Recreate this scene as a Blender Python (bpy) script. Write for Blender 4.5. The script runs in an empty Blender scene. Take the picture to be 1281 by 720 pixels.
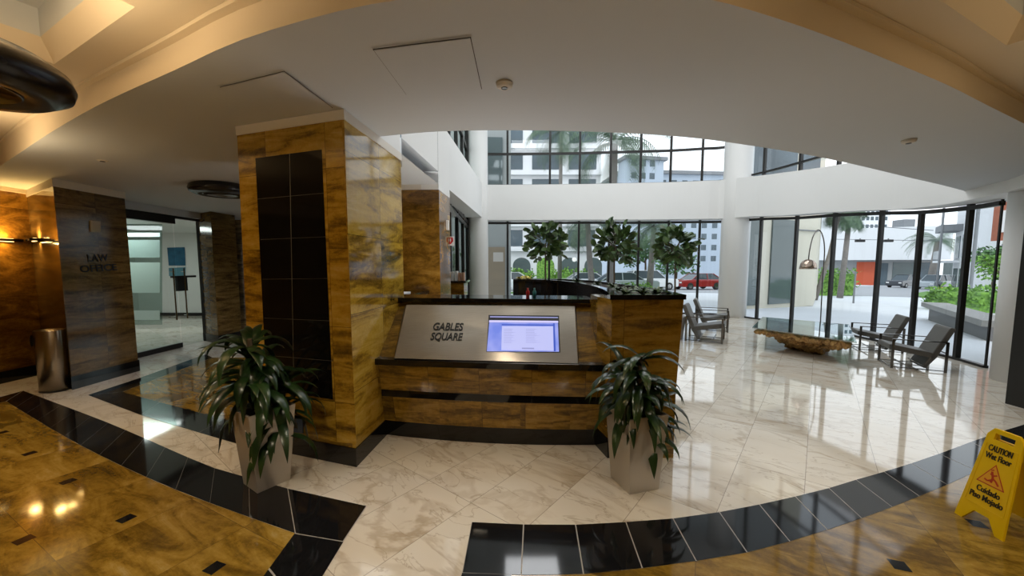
import bpy, bmesh, math, random
from mathutils import Vector, Matrix, noise
from mathutils.geometry import tessellate_polygon, delaunay_2d_cdt
random.seed(7)
PI = math.pi
SC = bpy.context.scene
COL = SC.collection
# ------------------------------------------------------------------ camera
F, PX, PY, HZ, CH = 480.0, 640.5, 372.0, 332.0, 1.6
TH = math.atan((PY - HZ) / F)
cd = bpy.data.cameras.new('camera'); cam = bpy.data.objects.new('camera', cd); COL.objects.link(cam)
cd.sensor_fit = 'HORIZONTAL'; cd.sensor_width = 36; cd.lens = F / 1281 * 36
cd.shift_y = (PY - 360) / 1281.0
cd.clip_start = .05; cd.clip_end = 600
cam.location = (0, 0, CH); cam.rotation_euler = (PI / 2 - TH, 0, 0)
SC.camera = cam
EYE = Vector((0, 0, CH))
def ray(x, y):
    a = (x - PX) / F; b = (PY - y) / F
    return Vector((a, math.cos(TH) + b * math.sin(TH), -math.sin(TH) + b * math.cos(TH)))
def G(x, y, z=0.0):                      # image pixel to world: where the sight line meets height z
    d = ray(x, y); return EYE + d * ((z - CH) / d.z)
def AY(x, y, Y):                         # at forward distance Y
    d = ray(x, y); return EYE + d * (Y / d.y)
def PLN(x, y, p, n):
    d = ray(x, y); return EYE + d * ((Vector(p) - EYE).dot(n) / d.dot(n))
def V(x, y, A, B):                       # on the vertical plane through ground points A, B
    A = Vector((A[0], A[1], 0)); B = Vector((B[0], B[1], 0)); t = B - A
    return PLN(x, y, A, Vector((-t.y, t.x, 0)))
def T(p):                                # coordinates hand-worked from image pixels without camera tilt -> tilt-corrected coordinates
    X, Z, h = p; x = PX + F * X / Z; gp = G(x, HZ + F * CH / Z); return Vector((gp.x, gp.y, AY(x, HZ + F * (CH - h) / Z, gp.y).z if abs(h) > 1e-6 else 0.))
def H(X, Z): q = T((X, Z, 0)); return (q.x, q.y)
def CP(X, Z, z):                         # same for points taken on the ceiling line
    q = G(PX + F * X / Z, HZ - F * 1.24 / Z, z); return (q.x, q.y)
def PT(x, y, h): Z = F * (CH - h) / (y - HZ); return T(((x - PX) * Z / F, Z, h))
def g(x, y):                             # outdoor ground level falls gently towards the street
    return -.03 - max(0., math.hypot(x, y) - 13) * .0215
def EX(px, Y): return (px - PX) / F * Y
# ------------------------------------------------------------------ materials
def new(name):
    m = bpy.data.materials.new(name); m.use_nodes = True; nt = m.node_tree
    return m, nt, nt.nodes['Principled BSDF']
def N(nt, t, **k):
    n = nt.nodes.new(t)
    for a, b in k.items():
        if a.startswith('i_'): n.inputs[a[2:].replace('_', ' ')].default_value = b
        else: setattr(n, a, b)
    return n
def mth(nt, op, a, b=None, c=None):
    n = nt.nodes.new('ShaderNodeMath'); n.operation = op
    for i, s in enumerate((a, b, c)):
        if s is None: continue
        if isinstance(s, (int, float)): n.inputs[i].default_value = s
        else: nt.links.new(s, n.inputs[i])
    return n.outputs[0]
def ramp(nt, fac, stops):
    r = nt.nodes.new('ShaderNodeValToRGB'); e = r.color_ramp.elements
    while len(e) < len(stops): e.new(.5)
    for el, (p, c) in zip(e, stops): el.position = p; el.color = (*c, 1) if len(c) == 3 else c
    nt.links.new(fac, r.inputs[0]); return r.outputs[0]
def mixc(nt, fac, a, b, mode='MIX'):
    n = nt.nodes.new('ShaderNodeMix'); n.data_type = 'RGBA'; n.blend_type = mode
    for s, i in ((fac, 0), (a, 6), (b, 7)):
        if isinstance(s, (int, float)): n.inputs[i].default_value = s
        elif isinstance(s, tuple): n.inputs[i].default_value = (*s, 1)
        else: nt.links.new(s, n.inputs[i])
    return n.outputs[2]
def plain(name, col, rough=.5, metal=0., spec=.5, emit=None, es=1., nz=0, nscale=4, coat=0):
    m, nt, b = new(name)
    b.inputs['Base Color'].default_value = (*col, 1); b.inputs['Roughness'].default_value = rough
    b.inputs['Metallic'].default_value = metal; b.inputs['Specular IOR Level'].default_value = spec
    b.inputs['Coat Weight'].default_value = coat
    if emit: b.inputs['Emission Color'].default_value = (*emit, 1); b.inputs['Emission Strength'].default_value = es
    if nz:
        tc = N(nt, 'ShaderNodeTexCoord'); n = N(nt, 'ShaderNodeTexNoise', i_Scale=nscale, i_Detail=4.)
        nt.links.new(tc.outputs['Object'], n.inputs['Vector'])
        c = mixc(nt, n.outputs['Fac'], tuple(max(0, q * (1 - nz)) for q in col), tuple(min(1, q * (1 + nz)) for q in col))
        nt.links.new(c, b.inputs['Base Color'])
    return m
def tiles(nt, size, rot=0., joint=.004, off=(0, 0)):
    """UV in metres -> (uv vector, random per tile colour, joint mask)"""
    uv = N(nt, 'ShaderNodeUVMap'); mp = N(nt, 'ShaderNodeMapping'); mp.inputs['Rotation'].default_value = (0, 0, rot)
    mp.inputs['Location'].default_value = (off[0], off[1], 0)
    nt.links.new(uv.outputs[0], mp.inputs[0])
    sp = N(nt, 'ShaderNodeSeparateXYZ'); nt.links.new(mp.outputs[0], sp.inputs[0])
    a = mth(nt, 'DIVIDE', sp.outputs[0], size[0]); b = mth(nt, 'DIVIDE', sp.outputs[1], size[1])
    cb = N(nt, 'ShaderNodeCombineXYZ'); nt.links.new(mth(nt, 'FLOOR', a), cb.inputs[0]); nt.links.new(mth(nt, 'FLOOR', b), cb.inputs[1])
    wn = N(nt, 'ShaderNodeTexWhiteNoise'); nt.links.new(cb.outputs[0], wn.inputs['Vector'])
    def jm(q, s):
        fr = mth(nt, 'FRACT', q); d = mth(nt, 'MINIMUM', fr, mth(nt, 'SUBTRACT', 1., fr))
        return mth(nt, 'LESS_THAN', d, joint / s)
    j = mth(nt, 'MAXIMUM', jm(a, size[0]), jm(b, size[1]))
    return mp.outputs[0], wn.outputs['Color'], wn.outputs['Value'], j
def stone(name, stops, size, rot=0., joint=.0015, rough=.1, stretch=(1.3, 5.5), off=(0, 0), jc=(.05, .03, .01), var=.35, streak=0.):
    m, nt, b = new(name)
    uv, rc, rv, j = tiles(nt, size, rot, joint, off)
    ad = N(nt, 'ShaderNodeVectorMath', operation='MULTIPLY_ADD'); ad.inputs[1].default_value = (37, 23, 11)
    nt.links.new(rc, ad.inputs[0]); nt.links.new(uv, ad.inputs[2])
    mp = N(nt, 'ShaderNodeMapping'); mp.inputs['Scale'].default_value = (stretch[0], stretch[1], 1); mp.inputs['Rotation'].default_value = (0, 0, streak)
    nt.links.new(ad.outputs[0], mp.inputs[0])
    n1 = N(nt, 'ShaderNodeTexNoise', i_Scale=1.7, i_Detail=10., i_Roughness=.68, i_Distortion=.7)
    n2 = N(nt, 'ShaderNodeTexNoise', i_Scale=22., i_Detail=5., i_Roughness=.8)
    nt.links.new(mp.outputs[0], n1.inputs['Vector']); nt.links.new(uv, n2.inputs['Vector'])
    f = mth(nt, 'ADD', n1.outputs['Fac'], mth(nt, 'MULTIPLY', mth(nt, 'SUBTRACT', n2.outputs['Fac'], .5), .28))
    f = mth(nt, 'ADD', f, mth(nt, 'MULTIPLY', mth(nt, 'SUBTRACT', rv, .5), var * .35))
    c = ramp(nt, f, stops)
    c = mixc(nt, j, c, jc)
    nt.links.new(c, b.inputs['Base Color'])
    b.inputs['Roughness'].default_value = rough; b.inputs['Specular IOR Level'].default_value = .5
    return m
GOLD = [(.28, (.07, .038, .006)), (.41, (.22, .125, .014)), (.50, (.40, .24, .024)), (.60, (.50, .32, .045)), (.78, (.58, .42, .14))]
M = {}
M['gold'] = stone('golden_granite', GOLD, (.61, .61), off=(.13, .1), stretch=(1.0, 5.5), streak=.12)
M['gold_side'] = stone('golden_granite_face', GOLD, (.62, .62), off=(.3, .02), stretch=(1., 4.5), rough=.06, streak=-.6)
M['desk'] = stone('brown_gold_granite', [(.28, (.04, .022, .005)), (.43, (.14, .08, .012)), (.55, (.29, .17, .022)), (.7, (.38, .24, .045))], (.55, .9), off=(.1, .3), stretch=(1.2, 8))
M['brown'] = stone('brown_granite', [(.25, (.022, .013, .005)), (.42, (.09, .052, .018)), (.55, (.19, .115, .035)), (.72, (.30, .19, .07))], (.62, .62), off=(.2, .1), stretch=(1., 6))
M['amber'] = stone('amber_granite', [(.25, (.03, .014, .003)), (.45, (.15, .07, .01)), (.6, (.30, .15, .02)), (.75, (.38, .22, .05))], (1.2, 1.2), stretch=(1.5, 3.5), streak=.6)
M['floor_gold'] = stone('golden_floor_granite', [(.25, (.04, .024, .006)), (.42, (.14, .08, .011)), (.52, (.25, .148, .02)), (.62, (.33, .21, .04)), (.78, (.42, .31, .13))], (.62, .62), rot=math.radians(27), stretch=(1.0, 3.6), streak=.5, rough=.07, var=.2, jc=(.10, .06, .015))
def marble(name, size, rot, base=(.74, .70, .62), dark=(.36, .27, .17), rough=.05):
    m, nt, b = new(name)
    uv, rc, rv, j = tiles(nt, size, rot, .0022)
    ad = N(nt, 'ShaderNodeVectorMath', operation='MULTIPLY_ADD'); ad.inputs[1].default_value = (31, 17, 13)
    nt.links.new(rc, ad.inputs[0]); nt.links.new(uv, ad.inputs[2])
    mp = N(nt, 'ShaderNodeMapping'); mp.inputs['Scale'].default_value = (1., 2.3, 1); mp.inputs['Rotation'].default_value = (0, 0, .7)
    nt.links.new(ad.outputs[0], mp.inputs[0])
    def vein(sc, w, dist):
        n = N(nt, 'ShaderNodeTexNoise', i_Scale=sc, i_Detail=5., i_Roughness=.55, i_Distortion=dist); nt.links.new(mp.outputs[0], n.inputs['Vector'])
        d = mth(nt, 'ABSOLUTE', mth(nt, 'SUBTRACT', n.outputs['Fac'], .5))
        mr = N(nt, 'ShaderNodeMapRange', interpolation_type='SMOOTHSTEP'); nt.links.new(d, mr.inputs[0])
        mr.inputs[1].default_value = 0; mr.inputs[2].default_value = w; mr.inputs[3].default_value = 1; mr.inputs[4].default_value = 0
        return mr.outputs[0]
    v1 = vein(.85, .045, .7); v2 = vein(1.7, .014, .9)
    n3 = N(nt, 'ShaderNodeTexNoise', i_Scale=1.1, i_Detail=3.); nt.links.new(mp.outputs[0], n3.inputs['Vector'])
    blot = ramp(nt, n3.outputs['Fac'], [(.45, (0, 0, 0)), (.7, (1, 1, 1))])
    c = mixc(nt, mth(nt, 'MULTIPLY', blot, .35), base, (.58, .49, .36))
    c = mixc(nt, mth(nt, 'MULTIPLY', v1, mth(nt, 'ADD', mth(nt, 'MULTIPLY', blot, .45), .25)), c, dark)
    c = mixc(nt, mth(nt, 'MULTIPLY', v2, .45), c, tuple(q * .85 for q in dark))
    c = mixc(nt, mth(nt, 'MULTIPLY', rv, .12), c, (.5, .44, .36))
    c = mixc(nt, mth(nt, 'MULTIPLY', j, .7), c, (.22, .19, .15))
    nt.links.new(c, b.inputs['Base Color']); b.inputs['Roughness'].default_value = rough
    b.inputs['Specular IOR Level'].default_value = 1.
    return m
M['marble'] = marble('white_veined_marble', (.44, .88), math.radians(38.6))
M['joint'] = plain('pale_joint', (.35, .33, .30), .5)
M['black'] = plain('black_granite', (.008, .008, .009), .06, spec=.5, nz=.5, nscale=60)
M['panel'] = None
m, nt, b = new('black_granite_panel')
uv, rc, rv, j = tiles(nt, (.335, .335), 0, .0022, (.0, .12))
c = mixc(nt, rv, (.006, .006, .006), (.016, .014, .013)); c = mixc(nt, j, c, (.16, .15, .12))
nt.links.new(c, b.inputs['Base Color']); b.inputs['Roughness'].default_value = .09; M['panel'] = m
M['ceiling'] = plain('ceiling_paint', (.60, .62, .64), .75, nz=.03, nscale=1)
M['ceiling_warm'] = plain('ceiling_cream_paint', (.72, .62, .48), .7, nz=.03, nscale=1)
M['white'] = plain('white_paint', (.80, .80, .79), .6, nz=.02, nscale=1)
M['crown'] = plain('crown_paint', (.72, .67, .60), .6)
M['frame'] = plain('dark_bronze_frame', (.018, .017, .016), .35, metal=.3)
M['steel'] = plain('satin_steel', (.46, .43, .38), .3, metal=1.)
nt = M['steel'].node_tree; bb = nt.nodes['Principled BSDF']
tc = N(nt, 'ShaderNodeUVMap'); mp = N(nt, 'ShaderNodeMapping'); mp.inputs['Scale'].default_value = (2, 350, 1); nn = N(nt, 'ShaderNodeTexNoise', i_Scale=3., i_Detail=3.)
nt.links.new(tc.outputs[0], mp.inputs[0]); nt.links.new(mp.outputs[0], nn.inputs['Vector'])
nt.links.new(ramp(nt, nn.outputs['Fac'], [(.3, (.34, .30, .25)), (.7, (.48, .43, .36))]), bb.inputs['Base Color']); bb.inputs['Anisotropic'].default_value = .7; bb.inputs['Anisotropic Rotation'].default_value = .25
M['chrome'] = plain('polished_chrome', (.62, .60, .57), .12, metal=1.)
M['chairmetal'] = plain('dark_chrome', (.20, .19, .18), .22, metal=1.)
M['leather'] = plain('grey_leather', (.115, .11, .10), .45, nz=.15, nscale=25)
M['planter'] = plain('silver_planter_finish', (.50, .47, .43), .38, metal=.55, nz=.05, nscale=2)
M['soil'] = plain('dark_soil', (.03, .02, .012), .95, nz=.5, nscale=40)
M['yellow'] = plain('yellow_plastic', (.86, .58, .0), .38, nz=.04)
M['red'] = plain('red_print', (.55, .05, .01), .5)
M['orangeprint'] = plain('orange_print', (.85, .35, .02), .5)
M['ink'] = plain('black_ink', (.01, .01, .01), .5)
M['paper'] = plain('white_paper', (.78, .78, .77), .8)
M['poster'] = plain('blue_poster_print', (.02, .12, .22), .4, nz=.5, nscale=9)
M['bark'] = plain('brown_bark', (.11, .08, .05), .9, nz=.4, nscale=14)
M['palmbark'] = plain('grey_palm_bark', (.22, .20, .18), .9, nz=.3, nscale=9)
M['lens'] = plain('frosted_lamp_lens', (.8, .78, .7), .4, emit=(1, .86, .58), es=.75)
M['lampdark'] = plain('dark_lamp_enamel', (.014, .013, .016), .25)
M['glow'] = plain('warm_glow', (1, .7, .3), .5, emit=(1, .6, .2), es=5)
M['coolglow'] = plain('cool_glow', (1, 1, 1), .5, emit=(.85, .9, 1), es=9)
M['rod'] = plain('lamp_rod', (.75, .75, .74), .35, metal=.3)
M['concrete'] = plain('pale_concrete', (.68, .70, .72), .85, nz=.08, nscale=.7)
M['asphalt'] = plain('grey_asphalt', (.36, .37, .38), .9, nz=.1, nscale=1.5)
M['lawn'] = plain('lawn', (.12, .26, .05), .95, nz=.4, nscale=3)
M['bwhite'] = plain('white_stucco', (.72, .73, .74), .8, nz=.04, nscale=.4)
M['bhotel'] = plain('grey_stucco', (.38, .44, .51), .8, nz=.05, nscale=.3)
M['bbeige'] = plain('beige_stucco', (.60, .57, .47), .8, nz=.04, nscale=.4)
M['brick'] = plain('red_brick', (.36, .12, .07), .8, nz=.2, nscale=6)
M['roof'] = plain('dark_roof', (.20, .21, .22), .7)
M['bglass'] = plain('blue_grey_window_glass', (.07, .10, .12), .08, nz=.6, nscale=.4)
M['bglassd'] = plain('tinted_window_glass', (.10, .13, .13), .06, nz=.3, nscale=.4)
M['orange'] = plain('orange_cladding', (.55, .10, .04), .7)
M['carwhite'] = plain('white_car_paint', (.75, .77, .78), .15, coat=.6)
M['carred'] = plain('red_car_paint', (.30, .02, .02), .2, coat=.6)
M['cardark'] = plain('dark_car_paint', (.03, .035, .045), .2, coat=.6)
M['carsilver'] = plain('silver_car_paint', (.42, .47, .50), .2, coat=.6)
M['carglass'] = plain('car_glass', (.05, .07, .08), .06)
M['tyre'] = plain('tyre_rubber', (.02, .02, .02), .8)
M['hydrant'] = plain('yellow_hydrant_paint', (.8, .5, .03), .5)
M['copper'] = plain('brushed_nickel', (.42, .33, .27), .2, metal=1.)
def leafmat(name, a, b2, rough=.35):
    m, nt, b = new(name); oi = N(nt, 'ShaderNodeTexCoord'); n = N(nt, 'ShaderNodeTexNoise', i_Scale=6., i_Detail=2.)
    nt.links.new(oi.outputs['Object'], n.inputs['Vector'])
    nt.links.new(ramp(nt, n.outputs['Fac'], [(.35, a), (.65, b2)]), b.inputs['Base Color'])
    b.inputs['Roughness'].default_value = rough; return m
M['dracaena'] = leafmat('dracaena_leaf', (.006, .022, .006), (.025, .06, .015), .28)
M['fig'] = leafmat('fig_leaf', (.02, .05, .012), (.10, .17, .045), .4)
M['tree'] = leafmat('tree_leaf', (.03, .085, .03), (.12, .26, .08), .6)
M['palm'] = leafmat('palm_leaf', (.05, .10, .06), (.14, .22, .12), .6)
M['hedge'] = leafmat('hedge_leaf', (.06, .16, .02), (.24, .46, .07), .6)
# driftwood
m, nt, b = new('driftwood'); tc = N(nt, 'ShaderNodeTexCoord'); n = N(nt, 'ShaderNodeTexNoise', i_Scale=7., i_Detail=8., i_Roughness=.7, i_Distortion=2.); nt.links.new(tc.outputs['Object'], n.inputs['Vector'])
nt.links.new(ramp(nt, n.outputs['Fac'], [(.3, (.05, .022, .008)), (.45, (.28, .14, .04)), (.58, (.55, .33, .11)), (.75, (.7, .5, .24))]), b.inputs['Base Color'])
bp = N(nt, 'ShaderNodeBump', i_Strength=.8, i_Distance=.03); nt.links.new(n.outputs['Fac'], bp.inputs['Height']); nt.links.new(bp.outputs[0], b.inputs['Normal'])
b.inputs['Roughness'].default_value = .6; M['drift'] = m
def glass(name, tint=(.9, .95, .95), refl=.10, fres=True, rough=0.):
    m = bpy.data.materials.new(name); m.use_nodes = True; nt = m.node_tree; nt.nodes.clear()
    o = N(nt, 'ShaderNodeOutputMaterial'); t = N(nt, 'ShaderNodeBsdfTransparent'); gl = N(nt, 'ShaderNodeBsdfGlossy'); mx = N(nt, 'ShaderNodeMixShader')
    t.inputs[0].default_value = (*tint, 1); gl.inputs[0].default_value = (.95, .97, 1, 1); gl.inputs['Roughness'].default_value = rough
    lw = N(nt, 'ShaderNodeLayerWeight', i_Blend=.25)
    f = mth(nt, 'ADD', mth(nt, 'MULTIPLY', lw.outputs['Fresnel'], .22), refl)
    nt.links.new(f, mx.inputs[0]); nt.links.new(t.outputs[0], mx.inputs[1]); nt.links.new(gl.outputs[0], mx.inputs[2]); nt.links.new(mx.outputs[0], o.inputs[0]); return m
M['glass'] = glass('window_glass', (.90, .95, .97), .03)
M['tabglass'] = glass('table_glass', (.50, .62, .60), .40)
M['doorglass'] = glass('door_glass', (.70, .80, .78), .06)
M['frost'] = plain('frosted_glass', (.42, .50, .48), .25)
m, nt, b = new('directory_screen'); M['screen'] = m
uvn = N(nt, 'ShaderNodeUVMap'); n = N(nt, 'ShaderNodeTexNoise', i_Scale=5.); nt.links.new(uvn.outputs[0], n.inputs['Vector'])
cc = ramp(nt, n.outputs['Fac'], [(.3, (.16, .24, .80)), (.7, (.42, .45, .92))]); nt.links.new(cc, b.inputs['Emission Color']); b.inputs['Emission Strength'].default_value = .95
b.inputs['Base Color'].default_value = (.02, .02, .04, 1); b.inputs['Roughness'].default_value = .3
M['screenpale'] = plain('screen_pale_panel', (.1, .1, .1), .3, emit=(.50, .53, .93), es=.95)
M['screenblue'] = plain('screen_blue_bar', (.02, .02, .1), .3, emit=(.03, .09, .55), es=.9)
M['screenlav'] = plain('screen_lavender_bar', (.1, .1, .1), .3, emit=(.62, .58, .95), es=1.)
M['screentext'] = plain('screen_text', (.1, .1, .1), .3, emit=(.28, .30, .65), es=.9)
# ------------------------------------------------------------------ mesh helpers
class MB:
    def __init__(s): s.v = []; s.f = []; s.m = []
    def add(s, vs, fs, mi=0):
        o = len(s.v); s.v += [tuple(v) for v in vs]; s.f += [tuple(i + o for i in f) for f in fs]; s.m += [mi] * len(fs); return s
    def box(s, a, b, mi=0, M4=None):
        x0, y0, z0 = a; x1, y1, z1 = b
        vs = [Vector(p) for p in ((x0, y0, z0), (x1, y0, z0), (x1, y1, z0), (x0, y1, z0), (x0, y0, z1), (x1, y0, z1), (x1, y1, z1), (x0, y1, z1))]
        if M4 is not None: vs = [M4 @ v for v in vs]
        return s.add(vs, [(3, 2, 1, 0), (4, 5, 6, 7), (0, 1, 5, 4), (1, 2, 6, 5), (2, 3, 7, 6), (3, 0, 4, 7)], mi)
    def bar(s, p, q, w, h=None, mi=0, up=(0, 0, 1)):
        p = Vector(p); q = Vector(q); h = h or w; d = (q - p).normalized(); up = Vector(up)
        if abs(d.dot(up)) > .98: up = Vector((0, 1, 0))
        a = d.cross(up).normalized(); c = a.cross(d)
        vs = [e + a * (i * w / 2) + c * (j * h / 2) for e in (p, q) for i, j in ((-1, -1), (1, -1), (1, 1), (-1, 1))]
        return s.add(vs, [(0, 1, 2, 3), (7, 6, 5, 4), (0, 4, 5, 1), (1, 5, 6, 2), (2, 6, 7, 3), (3, 7, 4, 0)], mi)
    def prism(s, poly, z0, z1, mi=0):    # poly (x,y) list; z0/z1 numbers or lists
        n = len(poly); Z0 = z0 if hasattr(z0, '__len__') else [z0] * n; Z1 = z1 if hasattr(z1, '__len__') else [z1] * n
        ar = sum(poly[i][0] * poly[(i + 1) % n][1] - poly[(i + 1) % n][0] * poly[i][1] for i in range(n))
        idx = list(range(n)) if ar > 0 else list(range(n))[::-1]
        P = [poly[i] for i in idx]; Z0 = [Z0[i] for i in idx]; Z1 = [Z1[i] for i in idx]
        vs = [(p[0], p[1], z) for p, z in zip(P, Z0)] + [(p[0], p[1], z) for p, z in zip(P, Z1)]
        tri = tessellate_polygon([[Vector((p[0], p[1], 0)) for p in P]])
        fs = []
        for t in tri:
            a = P[t[0]]; b_ = P[t[1]]; c_ = P[t[2]]
            cr = (b_[0] - a[0]) * (c_[1] - a[1]) - (b_[1] - a[1]) * (c_[0] - a[0])
            t = t if cr > 0 else t[::-1]
            fs.append(tuple(t[::-1])); fs.append(tuple(i + n for i in t))
        fs += [(i, (i + 1) % n, (i + 1) % n + n, i + n) for i in range(n)]
        return s.add(vs, fs, mi)
    def tube(s, pts, r, n=8, mi=0, cap=True):
        pts = [Vector(p) for p in pts]; R = r if hasattr(r, '__len__') else [r] * len(pts)
        vs = []; up = None
        for i, p in enumerate(pts):
            d = (pts[min(i + 1, len(pts) - 1)] - pts[max(i - 1, 0)]).normalized()
            if up is None: up = Vector((0, 0, 1)) if abs(d.z) < .9 else Vector((1, 0, 0))
            a = d.cross(up).normalized(); up = a.cross(d).normalized()
            vs += [p + (a * math.cos(2 * PI * k / n) + up * math.sin(2 * PI * k / n)) * R[i] for k in range(n)]
        fs = [(i * n + k, i * n + (k + 1) % n, (i + 1) * n + (k + 1) % n, (i + 1) * n + k) for i in range(len(pts) - 1) for k in range(n)]
        if cap: fs += [tuple(range(n))[::-1], tuple((len(pts) - 1) * n + k for k in range(n))]
        return s.add(vs, fs, mi)
    def lathe(s, prof, c=(0, 0, 0), n=32, mi=0, sx=1, sy=1):
        c = Vector(c); vs = [c + Vector((r * math.cos(2 * PI * k / n) * sx, r * math.sin(2 * PI * k / n) * sy, z)) for r, z in prof for k in range(n)]
        fs = [(i * n + k, i * n + (k + 1) % n, (i + 1) * n + (k + 1) % n, (i + 1) * n + k) for i in range(len(prof) - 1) for k in range(n)]
        if prof[0][0] > 1e-4: fs.append(tuple(range(n))[::-1])
        if prof[-1][0] > 1e-4: fs.append(tuple((len(prof) - 1) * n + k for k in range(n)))
        return s.add(vs, fs, mi)
    def warp(s): s.v = [tuple(T(v)) if v[1] > .5 else v for v in s.v]; return s
    def strip(s, A, B, mi=0):            # quad strip between two equally long polylines
        n = len(A); return s.add(list(A) + list(B), [(i, i + 1, n + i + 1, n + i) for i in range(n - 1)], mi)
    def build(s, name, mats, parent=None, smooth=False, bevel=0):
        me = bpy.data.meshes.new(name); me.from_pydata([tuple(v) for v in s.v], [], s.f)
        if not isinstance(mats, (list, tuple)): mats = [mats]
        for m in mats: me.materials.append(M[m] if isinstance(m, str) else m)
        me.polygons.foreach_set('material_index', s.m)
        if smooth: me.polygons.foreach_set('use_smooth', [True] * len(s.f))
        me.update()
        uvl = me.uv_layers.new(name='UVMap').data
        for p in me.polygons:
            nn = p.normal
            if abs(nn.z) > .75:
                for li in p.loop_indices: co = me.vertices[me.loops[li].vertex_index].co; uvl[li].uv = (co.x, co.y)
            else:
                t = Vector((-nn.y, nn.x, 0)).normalized()
                for li in p.loop_indices: co = me.vertices[me.loops[li].vertex_index].co; uvl[li].uv = (co.dot(t), co.z)
        o = bpy.data.objects.new(name, me); COL.objects.link(o)
        if bevel:
            bm_ = o.modifiers.new('bevel', 'BEVEL'); bm_.width = bevel; bm_.segments = 2; bm_.limit_method = 'ANGLE'
        if parent is not None: setp(o, parent)
        return o
def setp(o, parent):
    o.parent = parent
    w = Matrix.Translation(parent.location) if parent.parent is None else Matrix.Identity(4)
    o.matrix_parent_inverse = w.inverted() if parent.parent is None and parent.type == 'EMPTY' else Matrix.Identity(4)
def tag(o, label=None, cat=None, group=None, kind=None):
    if label: o['label'] = label
    if cat: o['category'] = cat
    if group: o['group'] = group
    if kind: o['kind'] = kind
    return o
def thing(name, label, cat, loc=(0, 0, 0), group=None):
    o = bpy.data.objects.new(name, None); COL.objects.link(o); o.location = loc; o.empty_display_size = .1
    return tag(o, label, cat, group)
def st(mb, name, mat, **k): return tag(mb.build(name, mat, **k), kind='structure')
def dup(root, loc=None, rz=None, sc=None, label=None, group=None):
    r = root.copy(); COL.objects.link(r)
    if loc is not None: r.location = loc
    if rz is not None: r.rotation_euler = (0, 0, rz)
    if sc is not None: r.scale = sc if hasattr(sc, '__len__') else (sc,) * 3
    if label: r['label'] = label
    if group: r['group'] = group
    for ch in list(root.children):
        c_ = ch.copy(); COL.objects.link(c_); c_.parent = r
        for q in list(ch.children):
            d = q.copy(); COL.objects.link(d); d.parent = c_
    return r
def light(kind, loc, energy, col=(1, 1, 1), size=.3, tgt=None, spot=None, name='lamp_light', sy=None, blend=.6):
    l = bpy.data.lights.new(name, kind); l.energy = energy; l.color = col
    if kind == 'AREA':
        l.size = size
        if sy: l.shape = 'RECTANGLE'; l.size_y = sy
    elif kind != 'SUN': l.shadow_soft_size = size
    if spot: l.spot_size = math.radians(spot); l.spot_blend = blend
    o = bpy.data.objects.new(name, l); COL.objects.link(o); o.location = loc
    if tgt is not None: o.rotation_euler = (Vector(tgt) - Vector(loc)).to_track_quat('-Z', 'Y').to_euler()
    return o
def text(body, org, xd, yd, size, mat, parent, name='lettering', xs=1., bold=0., spacing=1.):
    c_ = bpy.data.curves.new(name, 'FONT'); c_.body = body; c_.size = size; c_.extrude = .0015; c_.offset = bold; c_.space_character = spacing
    c_.materials.append(M[mat]); o = bpy.data.objects.new(name, c_); COL.objects.link(o)
    xd = Vector(xd).normalized(); yd = Vector(yd); yd = (yd - xd * yd.dot(xd)).normalized(); zd = xd.cross(yd)
    mt = Matrix((xd * xs, yd, zd)).transposed().to_4x4(); mt.translation = Vector(org)
    if parent is not None:
        o.parent = parent
        base = Matrix.Translation(parent.location) if parent.parent is None else Matrix.Identity(4)
        o.matrix_parent_inverse = base.inverted() if parent.type == 'EMPTY' else Matrix.Identity(4)
    o.matrix_basis = mt
    bpy.context.view_layer.update(); me = bpy.data.meshes.new_from_object(o.evaluated_get(bpy.context.evaluated_depsgraph_get())); me.name = name
    o2 = bpy.data.objects.new(name, me); COL.objects.link(o2); pi_ = o.matrix_parent_inverse.copy(); bpy.data.objects.remove(o)
    if parent is not None: o2.parent = parent; o2.matrix_parent_inverse = pi_
    o2.matrix_basis = mt; o2.name = name
    return o2
def fit_text(body, pl, pr, ytop, ybot, plane_p, plane_n, mat, parent, bold=0.0, name='lettering', ln=None):
    """text whose baseline runs along a line given in image pixels on a flat sign"""
    a = PLN(pl[0], pl[1], plane_p, plane_n); b_ = PLN(pr[0], pr[1], plane_p, plane_n); t = PLN(pl[0], ytop, plane_p, plane_n)
    up = (t - a); xd = (b_ - a); n_ = plane_n.normalized(); off = n_ * (.004 if n_.dot(EYE - a) > 0 else -.004)
    yd = n_.cross(xd) * (1 if n_.dot(EYE - a) > 0 else -1)
    h = abs(up.dot(yd.normalized())); size = h / .70
    o = text(body, a + off, xd, yd, size, mat, parent, name, 1., bold)
    w = max((v[0] for v in o.bound_box)) - min(v[0] for v in o.bound_box)
    k = xd.length / max(w, 1e-4)
    m4 = o.matrix_basis.copy()
    sx = Matrix.Diagonal((k, 1, 1, 1)); o.matrix_basis = m4 @ sx
    return o
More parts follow.
